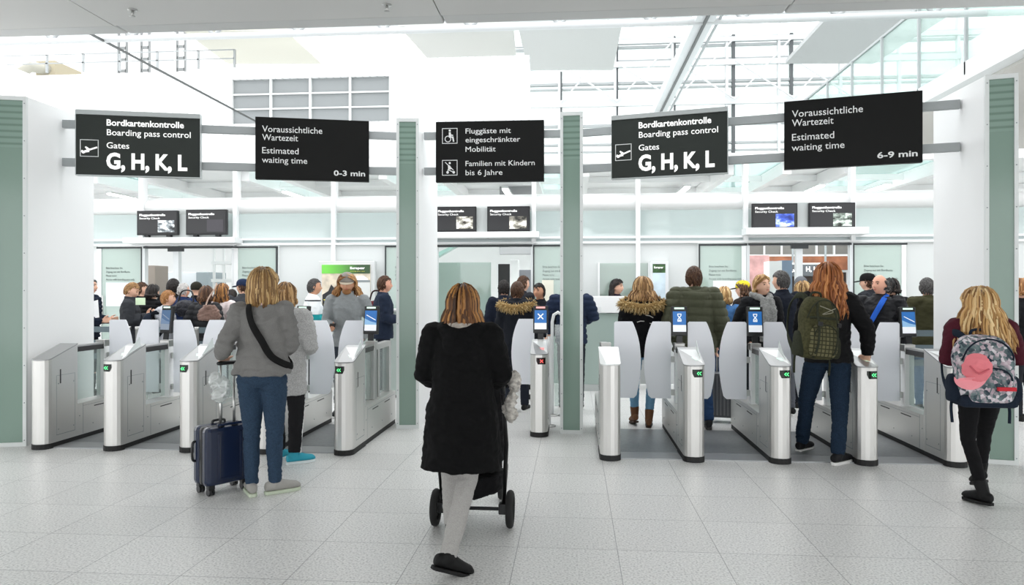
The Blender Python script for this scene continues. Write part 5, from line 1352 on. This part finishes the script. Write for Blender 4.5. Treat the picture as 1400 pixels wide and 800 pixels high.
# ------------------------------------------------------------------ people in and behind the lanes
def C(px, py, Y, label, rz=0, **k):
    X = XA(px, Y); h = ZA(py, X, Y)
    hat = k.get('hat'); hh = k.pop('hh', 0)
    t, J = person(label, X, Y, h-.012-hh, rz, **k); return t, J, X, Y
VM = .011
def furhood(t, jk, s, sc=1.0):
    P = [Vector(p)*s for p in ((-.17*sc, .06, 1.45), (-.235*sc, -.03, 1.41), (-.17*sc, -.125, 1.40), (-.05, -.17, 1.375), (.05, -.17, 1.375), (.17*sc, -.125, 1.40), (.235*sc, -.03, 1.41), (.17*sc, .06, 1.45))]
    mb, tone = tuft_ring(P, .05*s, 5, 900, .045*s, .006*s); mb.build('fur_trim', FUR, t, True, tone=tone)
# P6 woman with fur hood
def toggles(t, jk, s):
    mb = MB()
    for a, b in (((.02, 1.28), (.10, 1.25)), ((-.08, 1.20), (0, 1.21)), ((.06, 1.19), (.13, 1.15))):
        mb.tube([Vector((a[0], -.155, a[1]))*s, Vector(((a[0]+b[0])/2, -.16, (a[1]+b[1])/2+.008))*s, Vector((b[0], -.155, b[1]))*s], .005*s, 6)
    mb.build('cords', fabric('c8c6c0', .1, 60), t, True)
C(879, 379, 8.42, 'woman in black coat with fur-trimmed hood, pale jeans and brown boots', 0, top=dict(color='0f0f12', hem=.80, thick=.032, flare=.02, kind='coat', name='coat', hood=1.15, trims=(furhood, toggles)), bottom=dict(color='6f9cba', slim=True, w=1.0), shoes=dict(color='6b4a33', sole='3a2a20', boot=.09),
  hair=dict(c='sandy', style='long', L=.14, n=220, volume=1.5, width=1.3, wave=.016), L=FL, R=FR, legs=dict(L=dict(ankle=(-.09, .05, .11), pitch=-.2), R=dict(ankle=(.06, -.06, .085))), vox=.009)
# P7 man in green puffer
C(949, 364, 8.4, 'man in bulky olive puffer jacket walking through the second right lane', 0, male=True, bulk=1.12, top=dict(color='4d4f3e', hem=.80, thick=.05, kind='puffer', name='puffer_jacket', hood=1.35, band=.085, rough=.7), bottom=dict(color='2a4468', w=1.05), shoes=dict(color='26282b', sole='3b3b3b'),
  hair=dict(c='brown', style='short', L=.03, n=200), L=PKL, R=A((.28, -.05, 1.10), (.25, .06, .86)), legs=dict(L=dict(knee=(-.1, .12, .5), ankle=(-.1, .24, .1)), R=dict(knee=(.12, .03, .48), ankle=(.13, -.12, .09))), vox=.009)
# rolling case pulled by him
t = thing('trolley_case', 'dark grey ribbed trolley case behind the olive puffer man', 'suitcase', (XA(987, 8.75), 8.75, 0), -.25)
mb = MB().box(-.16, .16, -.1, .1, .06, .58)
mb.build('shell', mat('case_grey', '4b4d50', .4), t, bevel=.03)
mb = MB()
for k in range(7): mb.box(-.135+k*.04, -.12+k*.04, -.106, .106, .09, .55)
mb.build('ribs', mat('case_rib', '6d6f72', .4), t, bevel=.003)
for q in (-.12, .12): MB().rings([((q-.015, -.06, .035), (0, .035, 0), (0, 0, .035)), ((q+.015, -.06, .035), (0, .035, 0), (0, 0, .035))], 14).build('wheel', BLACK, t)
for q in (-.06, .06): MB().tube([(q, .08, .58), (q, .08, .95)], .009, 8).build('handle_tube', STEEL2, t, True)
MB().tube([(-.07, .08, .955), (.07, .08, .955)], .013, 8).build('grip', BLACK, t, True)
# P8 man with cap facing us
X8 = C(475, 372, 8.75, 'long-haired man in grey sweater and light cap looking at his phone', PI+.12, male=True, face='beard', hat=cap('938e88', 'b3a794', .012), hh=.02, top=dict(color='8f9394', hem=.84, thick=.026, name='sweater', collar_h=.075, scale=200), bottom=dict(color='3a4049'), hair=dict(c='ginger', style='long', L=.13, n=170, volume=1.6, width=1.3, wave=.015),
  L=PKL, R=A((.24, .02, 1.13), (.13, .23, 1.06), (-.3, .9, .1), (-.5, .1, .8), .8, -1), head=(.1, -.06), skin='b', vox=.009)
tag(MB().box(-.035, .035, -.075, .075, -.005, .005).build('mobile_phone', BLACK, bevel=.004), 'black mobile phone in the hand of the man with the cap', 'phone')
o = bpy.data.objects['mobile_phone']; J8 = X8[1]; wv = J8['arms']['R'][2]*J8['s']; M8 = Matrix.Rotation(PI+.12, 3, 'Z'); pv = M8 @ (wv+Vector((-.02, .10, .035))); o.location = (X8[2]+pv.x, X8[3]+pv.y, pv.z); o.rotation_euler = (.5, 0, PI+.4)
# P9 bald man with blue strap
t9, J9, X9, Y9 = C(1203, 375, 9.1, 'balding man in black leather jacket looking to the left', PI-.55, male=True, face=True, skin='c', bulk=1.08, top=dict(color='141519', hem=.84, thick=.03, name='leather_jacket', rough=.45), bottom=dict(color='22262e'), hair=dict(c='grey', style='fringe', L=.012, n=90, thick=.007), L=A((-.28, -.02, 1.14), (-.18, .2, 1.02), (.3, .8, .1), (0, .2, 1), .6), R=PKR, head=(-.45, 0), vox=.009)
crossbody(J9, X9, Y9, PI-.55, 1, '2b5fc0', .06, 'bright blue strap across the black leather jacket', name='bag_strap', out=.036, bag=False)
# P10 smiling woman with scarf
def scarf(t, jk, s):
    mb = MB().tube(spline([Vector(p)*s for p in ((-.10, -.02, 1.47), (-.06, .08, 1.45), (.0, .115, 1.42), (.07, .085, 1.45), (.10, -.02, 1.48), (.04, -.09, 1.48), (-.05, -.09, 1.48), (-.10, -.02, 1.47))], 5), .04*s, 10)
    mb.rings([(Vector(p)*s, (.055*s, 0, 0), (0, .018*s, 0)) for p in ((.035, .125, 1.44), (.055, .17, 1.3), (.05, .165, 1.1), (.06, .17, .95))], 10)
    mb.rings([(Vector(p)*s, (.05*s, 0, 0), (0, .018*s, 0)) for p in ((-.04, .125, 1.44), (-.06, .165, 1.3), (-.055, .165, 1.12))], 10)
    me = remesh(mb, .012, 3); wrinkle(me, .008, 16, 2); link(me, 'scarf', fabric('8b8c8a', .5, 50, .2), t)
C(1041, 376, 8.75, 'smiling blond woman with grey scarf and black coat', PI+.25, face=True, top=dict(color='1a1b1e', hem=.7, thick=.03, kind='coat', name='coat', trims=(scarf,)), bottom=dict(color='20242c'), hair=dict(c='blond', style='bob', L=.06, n=150, volume=1.0, wave=.003), L=PKL, R=PKR, head=(.18, .08, .15), vox=.009)
# P11 grey-haired man in navy
C(1069, 370, 9.25, 'grey-haired man in dark navy jacket seen from behind beside the smiling woman', .35, male=True, top=dict(color='161b26', hem=.82, thick=.028, kind='boxy', name='jacket', wr=.005), bottom=dict(color='5d6067'), hair=dict(c='grey', style='short', L=.03, n=220), L=PKL, R=A((.27, -.03, 1.1), (.22, .1, .9)), head=(.5, 0), vox=.009)
# P12 olive jacket right edge of the right lanes
C(1268, 380, 9.7, 'grey-haired person in olive parka by the rightmost pillar', -.1, top=dict(color='3b3a26', hem=.7, thick=.036, kind='coat', name='parka', hood=1.2), bottom=dict(color='47698d', slim=True), hair=dict(c='grey', style='short', L=.03, n=170, volume=1.4), L=FL, R=FR, vox=.011)
C(1399, 381, 9.0, 'fair-haired person in black jacket cut by the right frame edge', .3, top=dict(color='1b1c1f', hem=.84, thick=.035, name='jacket'), bottom=dict(color='22242a'), hair=dict(c='ginger', style='bob', L=.05, n=130), L=PKL, R=PKR, vox=.012)
# ---- left crowd behind the gates
G = None
C(121, 380, 10.0, 'grey-haired man in navy quilted waistcoat at the left edge of the queue, facing right', -1.45, male=True, face=True, top=dict(color='1c2433', hem=.86, thick=.03, kind='puffer', band=.06, name='waistcoat'), bottom=dict(color='23262d'), hair=dict(c='grey', style='short', L=.02, n=130), L=FL, R=FR)
tag(MB().extr([(0, 0, 0), (.16, 0, .02), (.14, 0, .27), (.0, 0, .23)], (0, .004, 0)).build('paper_sheet', mat('paper_white', 'f2f3f4', .6)), 'white papers held by the man in the navy waistcoat', 'paper').location = (XA(121, 9.85), 9.85, ZP(125, 436, 9.85))
C(178, 386, 9.9, 'blond man in charcoal jacket looking down at his papers', -1.15, male=True, face=True, top=dict(color='35373b', hem=.82, thick=.032, name='jacket', collar_h=.07), bottom=dict(color='2b2d33'), hair=dict(c='sandy', style='short', L=.025, n=150), L=PHL, R=PHR, head=(-.15, -.4))
tag(MB().box(-.07, .07, -.004, .004, 0, .10).build('boarding_pass', mat('pass_green', 'd6ecc9', .6)), 'pale green boarding pass in the hands of the blond man in charcoal', 'boarding pass').location = (XA(192, 9.75), 9.75, ZP(192, 417, 9.75))
C(192, 386, 11.2, 'dark-haired man in black jacket behind the blond man in charcoal', -.6, male=True, top=dict(color='1b1c1e', hem=.84, thick=.03, name='jacket'), bottom=dict(color='20222a'), hair=dict(c='brown', style='short', L=.03, n=150, volume=1.3), L=FL, R=FR, head=(-.5, 0))
C(208, 389, 10.35, 'black-haired person in black padded jacket left of the grey hoodie', -.2, top=dict(color='17181a', hem=.84, thick=.04, kind='puffer', name='padded_jacket'), bottom=dict(color='20222a'), hair=dict(c='black', style='bob', L=.05, n=130), L=FL, R=FR)
tj, J, XX, YY = C(228, 397, 9.6, 'boy in light grey hoodie with navy backpack, facing right', -1.1, face=True, top=dict(color='b7bac0', hem=.84, thick=.028, name='hoodie', hood=1.1), bottom=dict(color='27314a'), hair=dict(c='ginger', style='short', L=.03, n=160, volume=1.2), L=FL, R=FR)
backpack('dark navy backpack on the boy in the grey hoodie', (XX-.16, YY-.09, .84), -1.1, .28, .40, .15, fabric('1d2430', .3, 50), fabric('14181f', .3, 50), detail=False)
C(236, 382, 11.6, 'person in black coat and black fur hat behind the boy', 0, top=dict(color='121214', hem=.8, thick=.03, name='coat'), bottom=dict(color='20222a'), hair=dict(c='black', style='short', L=.03, n=260, volume=2.6, thick=.014), L=FL, R=FR)
C(250, 387, 10.8, 'white-haired man in bright navy padded jacket', -.35, male=True, top=dict(color='1f2f52', hem=.84, thick=.035, kind='puffer', band=.09, name='padded_jacket'), bottom=dict(color='262a33'), hair=dict(c='white', style='buzz', L=.02, n=60), L=PKL, R=A((.27, .02, 1.12), (.18, .22, 1.0)), skin='c')
t = thing('shoulder_bag', 'dark grey leather bag beside the navy padded jacket', 'bag', (XA(254, 9.75), 9.75, ZP(254, 434, 9.75)), -.2)
me = remesh(MB().sphere((0, 0, .12), .19, .09, .12, 18, 12), .011, 3); wrinkle(me, .012, 14, 6); link(me, 'bag_body', fabric('33343a', .3, 40, .2, .5), t); MB().tube(spline([(-.13, 0, .2), (-.08, .02, .36), (.08, .02, .36), (.13, 0, .2)], 4), .011, 8).build('bag_handle', BLACK, t, True)
C(268, 386, 11.5, 'person in black coat and dark knitted hat behind the brown handbag woman', 0, top=dict(color='121215', hem=.75, thick=.035, kind='coat', name='coat'), bottom=dict(color='20222a'), hair=None, hat=beanie('2b2a22'), L=FL, R=FR)
tj, J, XX, YY = C(281, 391, 9.65, 'dark-haired woman in black quilted jacket carrying a brown handbag', -.15, top=dict(color='1f2023', hem=.84, thick=.034, kind='puffer', band=.08, name='quilted_jacket', rough=.55), bottom=dict(color='22242a'), hair=dict(c='brown', style='bob', L=.08, n=150), L=PKL, R=A((.28, -.06, 1.12), (.2, .12, .98)))
t = thing('handbag', 'taupe brown leather handbag slung on the black quilted jacket', 'bag', (XA(286, 9.42), 9.42, ZP(286, 438, 9.42)), -.1)
me = remesh(MB().rings([((0, 0, z), (w2, 0, 0), (0, .06, 0)) for z, w2 in ((0, .15), (.05, .18), (.12, .15), (.20, .08))], 18), .01, 3); wrinkle(me, .012, 14, 9); link(me, 'bag_body', fabric('7b6258', .3, 40, .15, .5), t); MB().tube(spline([(-.06, 0, .17), (-.02, .02, .30), (.06, .03, .42), (.08, .05, .50)], 4), .009, 8).build('bag_strap', fabric('cdb3a4', .2, 60), t, True)
C(303, 388, 10.0, 'woman with blond hair and pale pink jacket', -.2, top=dict(color='dccfce', hem=.84, thick=.032, name='jacket'), bottom=dict(color='3a3d48'), hair=dict(c='ombre', style='long', L=.16, n=160), L=PKL, R=PKR)
C(316, 396, 11.6, 'black-haired person in black behind the pale pink jacket', 0, top=dict(color='141518', hem=.84, thick=.03, name='jacket'), bottom=dict(color='20222a'), hair=dict(c='black', style='bob', L=.06, n=120), L=FL, R=FR)
C(332, 380, 10.8, 'man in navy cap and grey jacket at the right end of the left queue', .5, male=True, hat=cap('1f2b45'), hh=.02, top=dict(color='3b3d41', hem=.84, thick=.032, name='jacket'), bottom=dict(color='23252d'), hair=dict(c='brown', style='short', L=.02, n=110), L=PKL, R=PKR, head=(.8, 0))
# ---- walkers in front of the poster
def teal(): 
    m = fabric('e3e8ea', .2, 70); nt = m.node_tree; b = nt.nodes['Principled BSDF']; tc = nt.nodes.new('ShaderNodeTexCoord'); sx = nt.nodes.new('ShaderNodeSeparateXYZ'); nt.links.new(tc.outputs['Object'], sx.inputs[0])
    cr = nt.nodes.new('ShaderNodeValToRGB'); cr.color_ramp.interpolation = 'CONSTANT'; e = cr.color_ramp.elements; e[0].position = 0; e[0].color = lin('2b2e33'); e[1].position = .96/1.7; e[1].color = lin('1f8f94'); q = e.new(1.19/1.7); q.color = lin('eaeef0')
    q = e.new(1.375/1.7); q.color = lin('2b2e36'); q = e.new(1.40/1.7); q.color = lin('eaeef0')
    mr = nt.nodes.new('ShaderNodeMath'); mr.operation = 'DIVIDE'; mr.inputs[1].default_value = 1.7; nt.links.new(sx.outputs[2], mr.inputs[0]); nt.links.new(mr.outputs[0], cr.inputs[0]); nt.links.new(cr.outputs[0], b.inputs['Base Color']); return m
C(428, 381, 10.4, 'man in white and teal sports jacket passing the poster', -1.1, male=True, face=True, skin='b', top=dict(mat=teal(), hem=.86, thick=.034, name='sports_jacket', color='e3e8ea'), bottom=dict(color='2a2c31'), hair=dict(c='grey', style='short', L=.02, n=120), L=FL, R=FR)
tj, J, XX, YY = C(524, 377, 10.2, 'dark-haired man in navy blue jacket facing right by the second pillar', -1.2, male=True, face=True, skin='c', top=dict(color='20293a', hem=.84, thick=.034, name='jacket'), bottom=dict(color='242831'), hair=dict(c='brown', style='short', L=.03, n=160), L=FL, R=FR)
t = thing('carry_bag', 'dark red and black bag lying on the pale counter before the navy jacket man', 'bag', (XA(513, 10.66), 10.66, ZP(513, 424, 10.66)), .1)
o = bpy.data.objects.get('carry_bag'); o.location.y = 10.7; me = remesh(MB().sphere((0, 0, .07), .16, .08, .07, 16, 12), .012, 3); wrinkle(me, .01, 12, 3); link(me, 'bag_body', fabric('5a2229', .3, 40, .3), t); MB().tube(spline([(-.1, 0, .10), (-.05, 0, .27), (.06, 0, .27), (.1, 0, .10)], 4), .012, 8).build('bag_handle', fabric('2a1518', .2, 60), t, True)
# ---- middle passage
C(689, 383, 10.6, 'black-haired person in navy at the left of the middle passage', .2, top=dict(color='171d2b', hem=.8, thick=.03, name='jacket'), bottom=dict(color='22252d'), hair=dict(c='black', style='short', L=.03, n=150, volume=1.3), L=FL, R=FR)
C(707, 385, 9.3, 'person in navy parka with pale fur hood in the middle passage', -.1, top=dict(color='1a1d24', hem=.72, thick=.036, kind='coat', name='parka', hood=1.2, trims=(lambda t, jk, s: furhood(t, jk, s, .9),)), bottom=dict(color='20242d'), hair=dict(c='brown', style='short', L=.03, n=150, volume=1.5), L=FL, R=FR)
C(714, 377, 11.2, 'dark-haired man looking right behind the fur hood parka', -.9, male=True, top=dict(color='24262b', hem=.84, thick=.03, name='jacket'), bottom=dict(color='20242d'), hair=dict(c='brown', style='short', L=.03, n=150), L=FL, R=FR)
C(738, 387, 10.2, 'dark-haired man in black jacket beside the narrow pillar facing us', PI-.5, male=True, face=True, skin='b', top=dict(color='13151b', hem=.84, thick=.032, name='jacket'), bottom=dict(color='20242d'), hair=dict(c='black', style='short', L=.025, n=150), L=PKL, R=PKR)
C(781, 376, 9.4, 'person in navy jacket mostly hidden by the narrow pillar', 0, male=True, top=dict(color='28334a', hem=.84, thick=.04, name='jacket', kind='puffer'), bottom=dict(color='22262f'), hair=dict(c='brown', style='short', L=.02, n=60), L=A((-.30, .05, 1.2), (-.28, .12, .97), (0, .3, -.5)), R=A((.28, .03, 1.18), (.1, .2, 1.12)))
# ---- receptionist and right crowd
C(842, 382, 11.66, 'receptionist with long black hair behind the white desk', -2.0, face=True, top=dict(color='2a2030', hem=.86, thick=.024, name='blouse'), bottom=dict(color='202228'), hair=dict(c='black', style='long', L=.17, n=170, volume=1.1), L=FL, R=FR)
C(990, 392, 9.8, 'blond girl in denim jacket between the olive puffer and the scarf woman', -.3, top=dict(color='4a76ab', hem=.86, thick=.028, name='denim_jacket', var=.2), bottom=dict(color='2b3a58'), hair=dict(c='blond', style='bob', L=.10, n=150, wave=.012), L=FL, R=FR)
C(1017, 382, 10.3, 'person in bright yellow cap left of the smiling woman', .9, face=False, hat=cap('e8d23a', '3a2f25'), hh=.02, top=dict(color='2a2320', hem=.84, thick=.03, name='jacket'), bottom=dict(color='20242c'), hair=dict(c='brown', style='bob', L=.06, n=110), L=FL, R=FR)
C(1095, 377, 11.0, 'person in grey knitted hat behind the short-haired blond woman', -.2, hat=beanie('6b6e73'), hh=.02, top=dict(color='25272c', hem=.84, thick=.03, name='jacket'), bottom=dict(color='20242c'), L=FL, R=FR)
tj, J, XX, YY = C(1098, 385, 9.75, 'woman with blond bob and pale coat left of the red-haired woman', 0, top=dict(color='bcb8b0', hem=.7, thick=.034, kind='coat', name='coat'), bottom=dict(color='22242b'), hair=dict(c='blond_bob', style='bob', L=.08, n=170, volume=1.4, width=1.2), L=FL, R=FR)
backpack('dark backpack with red patch on the woman with the blond bob', (XX, YY-.17, .95), 0, .28, .38, .15, fabric('3a2f34', .3, 50), fabric('1c1c20', .3, 50), detail=False, pm=fabric('8c2438', .3, 50))
C(1188, 372, 10.8, 'person in black cap left of the balding man', .8, hat=cap('141416'), hh=.02, top=dict(color='2c2e33', hem=.84, thick=.03, name='jacket', var=.4), bottom=dict(color='20242c'), hair=dict(c='brown', style='short', L=.02, n=100), L=PHL, R=PHR)
C(1219, 381, 10.2, 'black-haired person behind the shoulder of the balding man', 0, top=dict(color='1a1b1e', hem=.84, thick=.034, name='jacket'), bottom=dict(color='20242c'), hair=dict(c='black', style='bob', L=.04, n=130, volume=1.3), L=FL, R=FR)
t = backpack('black and grey backpack on the black-haired person behind the balding man', (XA(1232, 10.0), 10.02, .92), -.1, .30, .44, .16, fabric('26282b', .3, 40, .5), fabric('17181a', .3, 50), detail=False)
